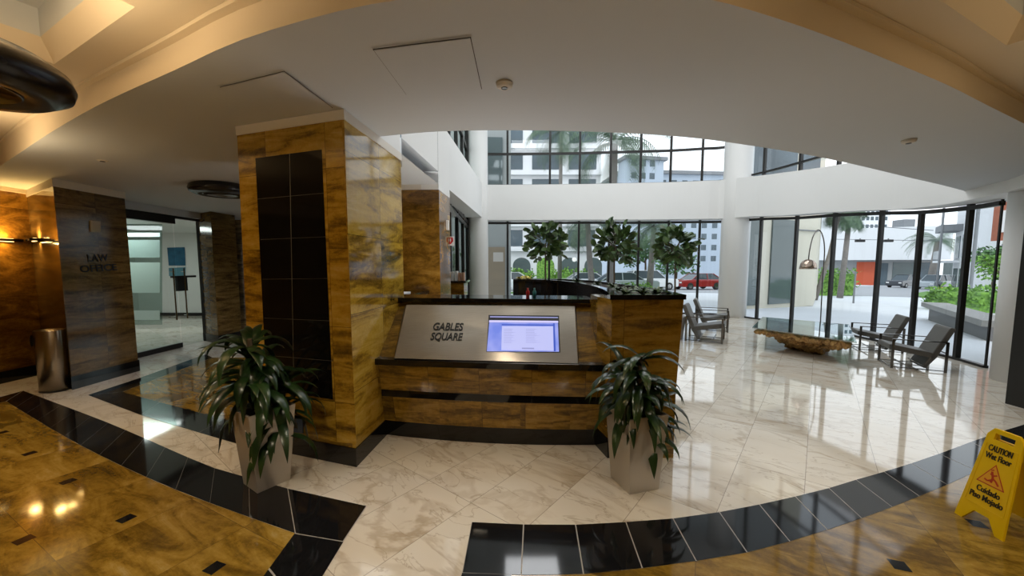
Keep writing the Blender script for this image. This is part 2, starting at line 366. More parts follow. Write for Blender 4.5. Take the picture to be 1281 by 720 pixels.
def cdt(outline, holes=(), zf=lambda x, y: 0, grid=0, up=False):
    vs = [Vector((p[0], p[1])) for p in outline]; n = len(vs); ed = [(i, (i + 1) % n) for i in range(n)]
    for h in holes:
        o = len(vs); vs += [Vector((p[0], p[1])) for p in h]; ed += [(o + i, o + (i + 1) % len(h)) for i in range(len(h))]
    def inside(p, poly):
        c_ = False; j_ = len(poly) - 1
        for i in range(len(poly)):
            a, b_ = poly[i], poly[j_]
            if (a[1] > p[1]) != (b_[1] > p[1]) and p[0] < (b_[0] - a[0]) * (p[1] - a[1]) / (b_[1] - a[1]) + a[0]: c_ = not c_
            j_ = i
        return c_
    if grid:
        xs = [p[0] for p in outline]; ys = [p[1] for p in outline]
        x = min(xs) + grid / 2
        while x < max(xs):
            y = min(ys) + grid / 2
            while y < max(ys):
                if inside((x, y), outline) and not any(inside((x, y), h) for h in holes): vs.append(Vector((x, y)))
                y += grid
            x += grid
    r = delaunay_2d_cdt(vs, ed, [], 0, 1e-5)
    V3 = [(v.x, v.y, zf(v.x, v.y)) for v in r[0]]; fs = []
    for f in r[2]:
        cx = sum(r[0][i].x for i in f) / len(f); cy = sum(r[0][i].y for i in f) / len(f)
        if inside((cx, cy), outline) and not any(inside((cx, cy), h) for h in holes):
            a, b_, c_ = (r[0][i] for i in f[:3]); cr = (b_.x - a.x) * (c_.y - a.y) - (b_.y - a.y) * (c_.x - a.x)
            if (cr > 0) != up: f = f[::-1]
            fs.append(tuple(f))
    return MB().add(V3, fs)
def smooth_line(pts, n):                 # Catmull-Rom through 2D/3D points
    P = [Vector(p) for p in pts]; out = []
    m_ = len(P) - 1
    for k in range(n + 1):
        t = k / n * m_; i = min(int(t), m_ - 1); u = t - i
        p0 = P[max(i - 1, 0)]; p1 = P[i]; p2 = P[i + 1]; p3 = P[min(i + 2, m_)]
        out.append(.5 * ((2 * p1) + (p2 - p0) * u + (2 * p0 - 5 * p1 + 4 * p2 - p3) * u * u + (3 * p1 - p0 - 3 * p2 + p3) * u ** 3))
    return out
xy = lambda v: (v[0], v[1])
# ------------------------------------------------------------------ floor
fl = MB(); fl.add([(-13, -5, 0), (9.2, -5, 0), (9.2, 14.2, 0), (-13, 14.2, 0)], [(0, 1, 2, 3)])
glass_pts = [(-1.7, 13.35), (-.05, 13.3), (1.3, 13.27), (2.3, 13.2), (3.35, 13.1), (4.3, 13.0), (5.2, 12.85), (6.15, 12.65)]
# curved glass line (ground points) from the far corner to the right-hand column
GP = [(-.98, 13.3), (-.15, 13.3), (1.27, 13.25), (2.26, 13.2), (3.26, 13.1), (4.22, 13.0), (5.17, 12.9), (6.1, 12.7), (6.75, 12.5), (7.3, 11.46), (7.56, 10.4), (7.73, 9.4), (7.72, 8.22), (7.70, 7.42), (7.57, 6.54), (7.4, 6.0)]
GH0 = [3.10, 3.10, 3.10, 3.10, 3.09, 3.08, 3.08, 3.07, 3.06, 3.02, 2.92, 2.86, 2.75, 2.66, 2.615, 2.61]
GH = [T((p[0], p[1], h)).z for p, h in zip(GP, GH0)]; GP = [H(*p) for p in GP]
floor_poly = [(-13, -5), (9.2, -5), (9.2, 5.9), (7.45, 5.9)] + [(p[0] + .1, p[1] + .05) for p in GP[::-1]] + [(-1.5, 13.4), (-1.8, 9.2), (-13, 9.2)]
st(cdt(floor_poly, up=True), 'floor', 'marble')
# left golden field + black border
inn = smooth_line([G(x, y) for x, y in ((7.8, 502), (93, 552.7), (202, 605), (326.6, 652), (369, 666.7))], 16)
out = smooth_line([G(x, y) for x, y in ((29, 488.6), (136, 529), (249, 578), (303, 595.5), (359.6, 611))], 16)
leg_in0, leg_in1 = G(369, 666.7), G(330, 720); leg_o0, leg_o1 = G(458.8, 633), G(406, 720)
ext = lambda a, b, k: a + (b - a) * k
LI = ext(leg_in0, leg_in1, 6); LO = ext(leg_o0, leg_o1, 6)
field = [xy(p) for p in inn] + [xy(LI), (-9, xy(LI)[1]), (-12, 5.2)]
e0 = ext(G(29, 488.6), G(0, 497), 5); e1 = ext(G(7.8, 502), G(0, 503.6), 12)
field = [xy(e1)] + [xy(p) for p in inn] + [xy(LI), (-12.5, -4.9), (-12.5, xy(e1)[1])]
st(cdt(field, zf=lambda x, y: .001, up=True), 'floor_golden_field', 'floor_gold')
def even(P, n):
    P = [Vector(p) for p in P]; L_ = [0]
    for a, b_ in zip(P[:-1], P[1:]): L_.append(L_[-1] + (b_ - a).length)
    o_ = []
    for k in range(n + 1):
        t = L_[-1] * k / n; i = max(j_ for j_ in range(len(L_)) if L_[j_] <= t + 1e-9); i = min(i, len(P) - 2); o_.append(P[i].lerp(P[i + 1], (t - L_[i]) / max(L_[i + 1] - L_[i], 1e-9)))
    return o_
bb_ = MB()
def tiled_band(mb, A, B, z, gap=.012):
    """A,B polylines: one black tile per segment over a pale joint strip"""
    for i in range(len(A) - 1):
        a0, a1, b0, b1 = (Vector((p[0], p[1], z)) for p in (A[i], A[i + 1], B[i], B[i + 1]))
        gA = gap / 2 / max((a1 - a0).length, .01); gB = gap / 2 / max((b1 - b0).length, .01)
        q = [a0.lerp(a1, gA), a0.lerp(a1, 1 - gA), b0.lerp(b1, 1 - gB), b0.lerp(b1, gB)]
        cr = (q[1] - q[0]).cross(q[2] - q[0]).z
        mb.add(q if cr > 0 else q[::-1], [(0, 1, 2, 3)], 0)
        q = [Vector((p.x, p.y, z - .0007)) for p in (a0, a1, b1, b0)]
        mb.add(q if cr > 0 else q[::-1], [(0, 1, 2, 3)], 1)
tiled_band(bb_, even(out, 13), even(inn, 13), .0025, .003)
tiled_band(bb_, [out[-1], leg_o0], [inn[-1], inn[-1] + (leg_o1 - leg_o0) * .0 + (G(430, 677) - inn[-1]) * .999], .0025)
Ao = [G(430, 677).lerp(ext(G(430, 677), LO, 1), k / 7) for k in range(8)]; Bi = [leg_in0.lerp(LI, k / 7) for k in range(8)]
tiled_band(bb_, Ao, Bi, .0025)
tiled_band(bb_, [out[0], e0], [inn[0], e1], .0025)
st(bb_, 'floor_black_border', ['black', 'joint'])
# second small framed field near the office doors
b2 = MB(); cA = G(110, 494)
far = G(257, 443); nr = [G(x, y) for x, y in ((110, 494), (176, 519), (249, 541), (300, 556))]
fr2 = [G(x, y) for x, y in ((153, 490), (200, 503), (280, 524), (330, 537))]
q = [cA, nr[1], nr[2], nr[3]]; q2 = [fr2[0], fr2[1], fr2[2], fr2[3]]
tiled_band(b2, q, q2, .0025, .003)
tiled_band(b2, [cA, G(175, 472.5), far], [fr2[0], G(200, 472), G(266, 447)], .0025, .003)
st(b2, 'floor_black_border', ['black', 'joint'])
f2 = MB(); f2.add([Vector((p.x, p.y, .001)) for p in (fr2[0], fr2[1], fr2[2], fr2[3], Vector((-1.9, 6.6, 0)), G(266, 447))], [tuple(range(6))])
st(f2, 'floor_golden_field', 'floor_gold')
# right border and field
joints = [((590, 653), (578, 716)), ((655, 656), (652, 719)), ((720, 656.3), (730, 718)), ((783, 653), (803.5, 710.5)), ((842, 648.5), (871, 701.5)), ((900, 640.5), (934.6, 690.8)), ((950, 631), (988, 677)), ((995, 621), (1035, 662.5)), ((1037, 610.5), (1078, 648)), ((1071, 600), (1116, 634)), ((1106, 590), (1150, 620.5)), ((1140, 579.5), (1185, 606)), ((1175, 567.5), (1222, 589)), ((1214.6, 552.7), (1258, 573)), ((1248, 541), (1290, 557)), ((1281, 531), (1325, 541)), ((1320, 517), (1370, 524)), ((1370, 501), (1425, 507))]
RA = [G(*a) for a, b_ in joints]; RB = [G(*b_) for a, b_ in joints]
b3 = MB(); tiled_band(b3, RA, RB, .0025, .007)
dR = (G(578, 716) - G(590, 653)); LR = [G(578, 716) + dR * k * 1.2 for k in range(6)]; LR2 = [G(640, 718) + dR * k * 1.2 for k in range(6)]
tiled_band(b3, LR, LR2, .0024, .007)
st(b3, 'floor_black_border', ['black', 'joint'])
fieldR = [xy(p) for p in RB[1:]] + [(9.1, xy(RB[-1])[1]), (9.1, -4.9), xy(LR2[-1])]
fieldR = [p for p in fieldR]
st(cdt(fieldR, zf=lambda x, y: .001, up=True), 'floor_golden_field', 'floor_gold')
ins = MB()
pts = [G(x, y) for x, y in ((268, 710), (158, 648.5), (85, 602), (37, 567), (2, 541), (30, 675), (1125, 707), (1222, 655))]
for p in pts:
    Rm = Matrix.Translation(p) @ Matrix.Rotation(math.radians(-20), 4, 'Z')
    s_ = .038; ins.add([Rm @ Vector(v) for v in ((-s_, -s_, .0022), (s_, -s_, .0022), (s_, s_, .0022), (-s_, s_, .0022))], [(0, 1, 2, 3)])
st(ins, 'floor_black_insert', 'black')
# ------------------------------------------------------------------ ceilings
ZS, ZR = 2.755, 2.925
def zs(x, y):
    t = max(0., min(1., (-2.4 - x) / 2.6)); t = t * t * (3 - 2 * t); return ZS - .08 * t
near = [(-8.6, 6.0), (-7.2, 5.2), (-5.88, 4.41), (-4.6, 3.68), (-3.49, 3.1), (-2.8, 2.76), (-2.15, 2.44), (-1.49, 2.11), (-.83, 1.866), (-.4, 1.77), (0, 1.72), (.45, 1.72), (.87, 1.775), (1.33, 1.926), (1.84, 2.13), (2.37, 2.36), (3.01, 2.645), (3.7, 2.98), (4.49, 3.36), (5.7, 3.95), (7.5, 4.85), (9.2, 5.7)]
near = [CP(a, b_, ZS) for a, b_ in near]
near = [xy(p) for p in smooth_line([(a, b_, 0) for a, b_ in near], 63)]
opening = [(-1.27, 3.69), (-.8, 3.57), (-.29, 3.52), (.5, 3.535), (1.24, 3.62), (1.8, 3.74), (2.34, 3.92), (3.2, 4.25), (4.08, 4.65), (4.85, 5.03), (5.6, 5.41), (6.6, 5.9), (7.56, 6.4)]
opening = [CP(a, b_, ZS) for a, b_ in opening]
opening = [xy(p) for p in smooth_line([(a, b_, 0) for a, b_ in opening], 36)]
soff = near + [(9.2, 7.2), (7.9, 6.6)] + opening[::-1] + [(-1.15, 4.07), (-1.045, 5.59), (-1.3, 9.2), (-7.2, 9.2), (-8.6, 9.2)]
sm = cdt(soff, zf=zs, grid=.4); st(sm, 'ceiling', 'ceiling', smooth=True)
# ring fascia and upper ring ceiling with coffers
fa = MB(); fa.strip([(x, y, ZR) for x, y in near], [(x, y, zs(x, y)) for x, y in near]); st(fa, 'trim_1', 'ceiling_warm', smooth=True)
fb = MB(); nb = [(x * .985, y - .06, 0) for x, y in near]; fb.strip([(x, y, ZR - .001) for x, y, _ in nb], [(x, y, ZR - .022) for x, y, _ in nb]); fb.strip([(x, y, ZR - .022) for x, y, _ in nb], [(x, y, ZR - .022) for x, y in near]); st(fb, 'trim_2', 'ceiling_warm', smooth=True)
C1 = G(68, 80, ZR); C2 = G(160, 15, ZR); d1 = (C2 - C1); d1 = d1 / d1.length; d2 = Vector((d1.y, -d1.x, 0));
if d2.y > 0: d2 = -d2
def coffer(C, d1, d2, w, h):
    outer = [C, C + d1 * w, C + d1 * w + d2 * h, C + d2 * h]
    cen = C + d1 * w / 2 + d2 * h / 2
    inner = [cen + (p - cen) * .93 for p in outer]
    return outer, inner
oL, iL = coffer(C1, d1, d2, 1.22, 1.7)
K1 = G(1259, 57, ZR); K2 = G(1176, 0, ZR); k1 = (K2 - K1).normalized(); k2 = Vector((-k1.y, k1.x, 0))
if k2.y > 0: k2 = -k2
oR, iR = coffer(K1, k1, k2, 1.22, 1.7)
upper = near + [(9.2, -5), (-13, -5), (-13, 6.0)]
st(cdt(upper, [[xy(p) for p in oL], [xy(p) for p in oR]], zf=lambda x, y: ZR), 'ceiling_ring', 'ceiling_warm')
for o4, i4, nm in ((oL, iL, 'ceiling_coffer'), (oR, iR, 'ceiling_coffer')):
    cf = MB()
    for i in range(4):
        a, b_ = o4[i], o4[(i + 1) % 4]; c_, d_ = i4[i], i4[(i + 1) % 4]
        cf.add([(a.x, a.y, ZR), (b_.x, b_.y, ZR), (d_.x, d_.y, ZR + .13), (c_.x, c_.y, ZR + .13)], [(0, 1, 2, 3)], 0)
        cf.add([(c_.x, c_.y, ZR + .13), (d_.x, d_.y, ZR + .13), (d_.x, d_.y, ZR + .3), (c_.x, c_.y, ZR + .3)], [(0, 1, 2, 3)], 1)
    cf.add([(p.x, p.y, ZR + .3) for p in i4], [(0, 1, 2, 3)], 1); st(cf, nm, ['ceiling_warm', 'ceiling'])
# atrium roof and shell walls out of the picture
st(MB().box((-9, 3, 7.6), (10, 14.5, 7.8)), 'ceiling_atrium', 'white')
up = MB(); up.strip([(x, y, zs(x, y) + .0) for x, y in opening], [(x, y, 7.6) for x, y in opening]); st(up, 'wall_atrium_near', 'white', smooth=True)
st(MB().box((-13, -5.2, 0), (9.2, -5, 3.3)), 'wall_back', 'gold')
st(MB().box((9.2, -5, 0), (9.4, 6, 3.3)), 'wall_right', 'gold')
st(MB().box((-13.2, -5, 0), (-13, 9.4, 3.3)), 'wall_left', 'brown')
st(MB().box((-6.6, 9.2, 0), (-1.9, 9.4, 3.3)), 'wall_rear', 'brown')
# ------------------------------------------------------------------ main clad pillar
A = G(447, 583); B = G(360, 568); A = Vector((-1.245, 3.06, 0)); dB = Vector((G(345, 564.5).x - A.x, G(345, 564.5).y - A.y, 0)).normalized()
SA = G(428, 149, 2.68); SBp = G(297, 169.5, 2.68)
Bc = Vector((SBp.x, SBp.y, 0)); Ac = Vector((-1.248, 2.95, 0)); Dc = Vector((-1.15, 4.07, 0)); Cc = Vector((Bc.x + .1, Bc.y + 1.25, 0))
pil = thing('clad_pillar', 'large golden granite pillar with a tall black tiled panel', 'pillar', Ac)
quad = [xy(Ac), xy(Dc), xy(Cc), xy(Bc)]
o = MB().prism(quad, .15, 2.68).build('stone_cladding', 'gold_side', pil)
cen = sum((p for p in (Ac, Bc, Cc, Dc)), Vector()) / 4
gq = lambda k: [xy(cen + (Vector((p[0], p[1], 0)) - cen) * k) for p in quad]
MB().prism(gq(1.02), 0, .15).build('granite_base', 'black', pil)
MB().prism(gq(1.015), 2.68, 2.752).build('crown_band', 'crown', pil)
nA = (Ac - Bc).normalized(); nl = Vector((nA.y, -nA.x, 0))
fp = MB()
pc = [V(x, y, Ac, Bc) + nl * .004 for x, y in ((320, 198), (403, 187), (417, 499), (334, 487))]
fp.add(pc, [(0, 1, 2, 3)]); fp.build('black_panel', plain('panel_black', (.006, .006, .006), .08, spec=.18), pil)
pj = MB()
for a, b_ in (((363, 192), (368.5, 493)), ((322, 249), (405.5, 241.5)), ((327, 299.5), (408, 296)), ((329, 349), (411, 348)), ((331.5, 397.5), (413.5, 401)), ((334, 444), (416, 451))):
    pj.bar(V(*a, Ac, Bc) + nl * .005, V(*b_, Ac, Bc) + nl * .005, .004, .002)
pj.build('panel_joints', plain('panel_joint', (.16, .15, .12), .5), pil)
MB().add([V(x, y, Ac, Bc) + nl * .003 for x, y in ((297, 169.5), (428, 149), (446, 555), (315, 540))], [(0, 1, 2, 3)]).build('front_cladding', 'gold', pil)
so = thing('wall_outlet', 'small bluish outlet plate low on the golden pillar', 'outlet', V(372, 530, Ac, Bc))
c4 = [V(x, y, Ac, Bc) + nl * .012 for x, y in ((364, 519), (380, 521), (380, 541), (364, 539))]
cb4 = [p - nl * .012 for p in c4]
MB().add(c4 + cb4, [(0, 1, 2, 3), (4, 5, 1, 0), (5, 6, 2, 1), (6, 7, 3, 2), (7, 4, 0, 3)]).build('cover_plate', plain('blue_reflection_plate', (.04, .07, .13), .3), so)  # blue reflection on the plate is put into its base colour
MB().add([V(x, y, Ac, Bc) + nl * .014 for x, y in ((368, 527), (374, 528), (374, 535), (368, 534))], [(0, 1, 2, 3)]).build('socket', 'ink', so)
# second pillar behind the desk
p2 = [(-1.045, 5.59), (-1.0, 6.265), (-2.5, 6.5), (-2.6, 5.64)]
pl2 = thing('clad_pillar', 'brown granite pillar behind the desk carrying the red and white sign', 'pillar', (p2[0][0], p2[0][1], 0))
MB().prism(p2, 0, 2.68).build('stone_cladding', 'amber', pl2)
hz_ = V(548, 214, (-1.15, 4.07), (-1.0, 6.265)).z
MB().prism([(-1.05, 5.59), (-1.005, 6.265), (-1.3, 6.3), (-1.3, 5.60)], 2.68, hz_).build('header', 'white', pl2)
MB().prism([(-1.3, 5.60), (-1.3, 6.3), (-2.5, 6.5), (-2.6, 5.64)], 2.68, hz_).build('header', 'crown', pl2)
# side header / fascia along the left of the atrium
PA, PB = (-1.15, 4.07), (-1.0, 6.265)
P2A, P2B = PB, H(-.97, 12.9)
lf = MB()
def vq(pts, a, b_, mi=0): lf.add([V(x, y, a, b_) for x, y in pts], [tuple(range(len(pts)))], mi)
lf2 = [V(502, 201, PA, PB), V(502, 172, PA, PB), V(548, 214, PA, PB), V(549, 237, PA, PB), V(562.5, 247.5, PA, PB)]
top_z = 7.6
def toZ(p, z): return Vector((p.x, p.y, z))
# strip above the first pillar up to the opening edge
o_0 = opening[0]; lf.add([Vector((*o_0, 2.75)), Vector((-1.15, 4.07, 2.68)), Vector((-1.15, 4.07, 4.0)), Vector((*o_0, 4.0))], [(0, 1, 2, 3)])
t1 = V(562, 168, PA, PB)
lf.add([V(502, 172, PA, PB), V(548, 214, PA, PB), toZ(V(548, 214, PA, PB), t1.z), toZ(V(502, 172, PA, PB), t1.z)], [(0, 1, 2, 3)])
lf.add([V(548.6, 237, PA, PB), V(562.5, 247.5, PA, PB), toZ(V(562.5, 247.5, PA, PB), t1.z), toZ(V(548.6, 237, PA, PB), t1.z)], [(0, 1, 2, 3)])
a0 = V(564, 237, P2A, P2B); a1 = V(605, 273.5, P2A, P2B); b1 = V(605, 232.5, P2A, P2B); b0 = Vector((*PB, t1.z))
a0 = Vector((*PB, a0.z - .03)); lf.add([a0, a1, b1, b0], [(0, 1, 2, 3)])
# balcony slab edge thickness + soffits
lf.add([b0, b1, b1 + Vector((-.12, 0, 0)), b0 + Vector((-.12, 0, 0))], [(0, 1, 2, 3)])
lf.add([a0, a1, a1 + Vector((-2.5, 0, 0)), a0 + Vector((-2.5, 0, 0))], [(0, 1, 2, 3)])
u1 = V(502, 172, PA, PB); u2 = V(548, 214, PA, PB)
lf.add([u1, u2, u2 + Vector((-1.3, .2, 0)), u1 + Vector((-1.3, .2, 0))], [(0, 1, 2, 3)], 1)
lf.add([u1, u1 + Vector((-1.0, .1, 0)), u1 + Vector((-1.0, .1, -.3)), u1 + Vector((0, 0, -.3))], [(3, 2, 1, 0)], 1)
st(lf, 'wall_left_fascia', ['white', 'ceiling'])
camr = thing('dome_camera', 'small dark dome camera under the balcony soffit', 'camera', AY(569.5, 247, 8.2))
camr_p = camr.location; MB().lathe([(.0001, -.06), (.04, -.05), (.06, -.01), (.06, .0)], camr_p, 16).build('dome', 'lampdark', camr, smooth=True)
MB().lathe([(.075, 0), (.075, .035)], camr_p, 16).build('mount', 'white', camr)
# ------------------------------------------------------------------ curved beam / parapet and glazing
def offset(P, d):
    R_ = []
    for i, p in enumerate(P):
        a = Vector(P[max(i - 1, 0)]); b_ = Vector(P[min(i + 1, len(P) - 1)]); t = (b_ - a).normalized(); n_ = Vector((t.y, -t.x)); R_.append((p[0] + n_.x * d, p[1] + n_.y * d))
    return R_
nseg = 90
GPs = [xy(p) for p in smooth_line([(a, b_, h) for (a, b_), h in zip(GP, GH)], nseg)]
GHs = [p[2] for p in smooth_line([(a, b_, h) for (a, b_), h in zip(GP, GH)], nseg)]
GPx = GPs + [H(7.05, 5.2), (6.75, 4.6)]; GHx = GHs + [GHs[-1] - .01, GHs[-1] - .02]
inner = offset(GPx, .42)
inner[0] = H(-.97, 12.9)
tops = []
for i, (p, h) in enumerate(zip(inner, GHx)):
    yy = p[1]; tops.append(4.24 if yy > 12 else 4.24 - (12 - yy) / 6.5 * .78)
be = MB(); outer = offset(GPx, -.12)
I0 = [(p[0], p[1], h + .03) for p, h in zip(inner, GHx)]; I1 = [(p[0], p[1], t) for p, t in zip(inner, tops)]
O0 = [(p[0], p[1], h + .03) for p, h in zip(outer, GHx)]; O1 = [(p[0], p[1], t) for p, t in zip(outer, tops)]
be.strip(I0, I1); be.strip(O0, I0); be.strip(I1, O1); be.strip(O1, O0)
st(be, 'wall_parapet', 'white', smooth=False)
def frac_pt(u):                          # u in units of GP control index
    q = smooth_line([(a, b_, h) for (a, b_), h in zip(GP, GH)], nseg); k = u / (len(GP) - 1) * nseg; i = min(int(k), nseg - 1); return q[i].lerp(q[i + 1], k - i)
TOPW = 7.6
# mullions stand at the control points; panes between them
mull_i = [0, 1, 2, 3, 4, 5, 6, 7, 8, 9, 10, 11, 12, 13, 14, 15]
nwin = 0
for k in range(len(GP) - 1):
    if k in (): continue
    nwin += 1
    wt = MB()
    a = Vector((*GP[k], 0)); b_ = Vector((*GP[k + 1], 0)); ha, hb = GH[k], GH[k + 1]
    seg = [frac_pt(k + j_ / 6) for j_ in range(7)]
    fw = .075
    root = tag(bpy.data.objects.new('window_%d' % nwin, None), kind='structure'); COL.objects.link(root); root.location = (a.x, a.y, 0)
    TOPW = 7.6 if k < 13 else 2.62
    for i in range(6):
        s0, s1 = seg[i], seg[i + 1]
        wt.bar((s0.x, s0.y, .02), (s1.x, s1.y, .02), fw, .04)
        wt.bar((s0.x, s0.y, s0.z - .03), (s1.x, s1.y, s1.z - .03), fw, .07)
        if k < 13: wt.bar((s0.x, s0.y, 4.3), (s1.x, s1.y, 4.3), fw, .05)
        if k < 13: wt.bar((s0.x, s0.y, 5.33), (s1.x, s1.y, 5.33), fw, .07)
    tdir = (b_ - a).normalized()
    wt.bar((a.x, a.y, 0), (a.x, a.y, TOPW), .07, .07, up=tdir)
    if k == len(GP) - 2: wt.bar((b_.x, b_.y, 0), (b_.x, b_.y, 2.6), .02, .03, up=tdir)
    wt.build('window_frame', 'frame', root)
    pn = MB(); pn.strip([(s_.x, s_.y, .03) for s_ in seg], [(s_.x, s_.y, s_.z) for s_ in seg]); pn.build('glass_pane', 'glass', root)
    if k < 13: pn = MB(); pn.strip([(s_.x, s_.y, 4.2) for s_ in seg], [(s_.x, s_.y, TOPW) for s_ in seg]); pn.build('glass_pane', 'glass', root)
def round_col(c, r, z0, z1, label):
    o_ = MB().lathe([(r, z0), (r, z1)], (c[0], c[1], 0), 40).build('round_column', 'white', smooth=True)
    for p in o_.data.polygons:
        if len(p.vertices) > 4: p.use_smooth = False
    return tag(o_, label, 'column')
round_col(H(6.93, 12.12), .40, 0, 7.6, 'white round column between the two groups of potted trees and armchairs')
round_col(H(7.02, 5.27), .30, 0, 2.9, 'white round column beside the dark frame at the right edge')
round_col(H(-1.12, 12.9), .33, 0, 7.6, 'white round column at the far corner behind the desk')
# left-hand glazing beyond the second pillar
wl = tag(bpy.data.objects.new('window_16', None), kind='structure'); COL.objects.link(wl); wl.location = (-1.35, 7.2, 0)
lm = MB(); L0 = Vector((*H(-1.33, 7.2), 0)); L1 = Vector((*H(-1.46, 12.7), 0))
for t in (0, .25, .5, .75, 1):
    p = L0.lerp(L1, t); lm.bar(p, p + Vector((0, 0, 7.6)), .09, .12, up=(0, 1, 0))
for z in (.05, 2.85, 3.0, 5.3): lm.bar(L0 + Vector((0, 0, z)), L1 + Vector((0, 0, z)), .08, .1)
lm.build('window_frame', 'frame', wl)
MB().add([L0, L1, L1 + Vector((0, 0, 7.6)), L0 + Vector((0, 0, 7.6))], [(0, 1, 2, 3)]).build('glass_pane', 'doorglass', wl)
# right edge: dark framed opening
wr = MB(); dx_ = H(5.73, 4.46); wr.box((dx_[0], 2.2, 0), (dx_[0] + .25, dx_[1], 2.9)); wr.box((dx_[0] + .25, dx_[1] - .25, 0), (7.6, dx_[1], 2.9)); st(wr, 'door_2', 'frame')
# ------------------------------------------------------------------ left side: office front
W0 = (-6.96, -5); W1 = G(52, 467)
Gw0 = G(0, 480); Gw1 = G(52, 467)
wlft = MB().prism([(-6.95, -4.9), (-6.97, 5.75), (-7.25, 5.75), (-7.2, -4.9)], .16, 3.02); st(wlft, 'wall_side', 'amber')
st(MB().prism([(-6.92, -4.9), (-6.94, 5.7), (-7.25, 5.75), (-7.2, -4.9)], 0, .16), 'baseboard_left', 'black')
st(MB().prism([(-6.90, -4.9), (-6.92, 5.7), (-7.0, 5.75), (-7.0, -4.9)], 2.62, 3.02), 'trim_3', 'ceiling_warm')
pq = [(-5.69, 4.92), (-5.68, 5.84), (-6.6, 6.3), (-6.97, 5.72)]
pq = [xy(G(91, 487))] + [H(*p) for p in pq[1:]]
po = thing('clad_pillar', 'brown granite pier lettered LAW OFFICE beside the glass doors', 'pillar', (-5.69, 4.92, 0))
MB().prism(pq, .17, 2.58).build('stone_cladding', 'brown', po)
pc_ = Vector((-6.2, 5.5, 0)); sq = lambda k: [xy(pc_ + (Vector((*p, 0)) - pc_) * k) for p in pq]
MB().prism(sq(1.03), 0, .17).build('granite_base', 'black', po)
MB().prism(sq(1.02), 2.58, 2.69).build('crown_band', 'crown', po)
lp = Vector((*pq[0], 0)); ln_ = Vector((pq[1][1] - pq[0][1], -(pq[1][0] - pq[0][0]), 0)).normalized()
w_ = fit_text('LAW', (109, 327), (135, 326), 318, 327, lp, ln_, 'ink', po, .003)
w_ = fit_text('OFFICE', (100, 340.5), (146, 337.5), 332, 340.5, lp, ln_, 'ink', po, .003)
tp = thing('wall_plate', 'small pale control plate above the LAW OFFICE lettering', 'plate', PLN(118, 283, lp, ln_))
cp = [PLN(x, y, lp, ln_) + Vector((.015, 0, 0)) for x, y in ((112, 275.5), (124.5, 277), (125, 290.5), (112.5, 290))]
MB().add(cp + [p - Vector((.015, 0, 0)) for p in cp], [(0, 1, 2, 3)[::-1], (4, 5, 1, 0), (5, 6, 2, 1), (6, 7, 3, 2), (7, 4, 0, 3)]).build('cover_plate', plain('aged_plate', (.62, .58, .48), .5), tp)
# glazed entrance
dr = tag(bpy.data.objects.new('door_1', None), kind='structure'); COL.objects.link(dr); dr.location = (-6.5, 6.6, 0)
gx = -6.5; y0, ym, y1 = 6.35, 7.55, 8.2
dm = MB(); dm.box((gx - .05, y0, 2.42), (gx + .05, ym + .0, 2.58)); dm.box((gx - .05, y1 - .05, 0), (gx + .06, y1 + .02, 2.58)); dm.box((gx - .05, ym, 2.53), (gx + .05, y1, 2.58)); dm.box((gx - .03, y0, 0), (gx + .03, ym, .09)); dm.warp().build('door_frame', 'frame', dr)
MB().add([(gx, y0, .09), (gx, ym, .09), (gx, ym, 2.42), (gx, y0, 2.42)], [(0, 1, 2, 3)]).warp().build('side_panel', 'doorglass', dr)
MB().add([(gx, ym + .01, .01), (gx, y1 - .05, .01), (gx, y1 - .05, 2.52), (gx, ym + .01, 2.52)], [(0, 1, 2, 3)]).warp().build('door_leaf', 'doorglass', dr)
hd = MB()
for yy in (7.42, 7.66): hd.tube([(gx + .06, yy, .55), (gx + .06, yy, 1.55)], .013, 10); hd.bar((gx, yy, .62), (gx + .06, yy, .62), .015); hd.bar((gx, yy, 1.48), (gx + .06, yy, 1.48), .015)
hd.warp().build('pull_handle', 'chrome', dr)
lk = MB(); lk.box((gx + .01, 7.5, 1.1), (gx + .06, 7.72, 1.38)); lk.box((gx + .01, 7.4, 1.36), (gx + .05, 7.95, 1.40)); lk.warp().build('door_lock', 'ink', dr)
st(MB().box((gx - .1, 5.84, 2.58), (gx + .12, 8.3, 2.95)).warp(), 'wall_above_door', 'ceiling')
st(MB().box((gx - .04, 5.84, 0), (gx + .04, 6.35, 2.6)).warp(), 'wall_door_side', 'brown')
p3 = [H(*p) for p in [(-5.99, 7.84), (-5.94, 8.44), (-6.6, 8.9), (-6.6, 8.22)]]
p3o = thing('clad_pillar', 'dark brown granite pier to the right of the glass doors', 'pillar', (*p3[0], 0))
MB().prism(p3, .17, 2.68).build('stone_cladding', 'brown', p3o)
c3 = Vector((-6.3, 8.25, 0)); MB().prism([xy(c3 + (Vector((*p, 0)) - c3) * 1.04) for p in p3], 0, .17).build('granite_base', 'black', p3o)
YO = 12.2
rm = MB(); rm.box((-13.4, 5.9, 0), (-13.2, YO, 2.9)); rm.box((-13.4, YO, 0), (-6.62, YO + .15, 2.9)); rm.box((-13.2, 5.8, 0), (-7.3, 5.9, 2.9)); rm.box((-6.7, 9.0, 0), (-6.6, YO, 2.9)); st(rm, 'wall_office', 'white')
st(MB().box((-13.4, 5.9, 2.62), (-6.56, YO, 2.72)), 'ceiling_office', 'white')
st(MB().box((-13.2, YO - .03, 0), (-6.62, YO, .1)), 'baseboard_office', 'ink')
st(MB().add([(-13.2, 5.9, .004), (-6.56, 5.9, .004), (-6.56, YO, .004), (-13.2, YO, .004)], [(0, 1, 2, 3)]), 'floor_office', 'marble')
def onwall(x, y, Y=YO - .02): return AY(x, y, Y)
th_ = thing('framed_poster', 'dark blue poster on the white office wall behind the glass doors', 'poster', onwall(210, 345))
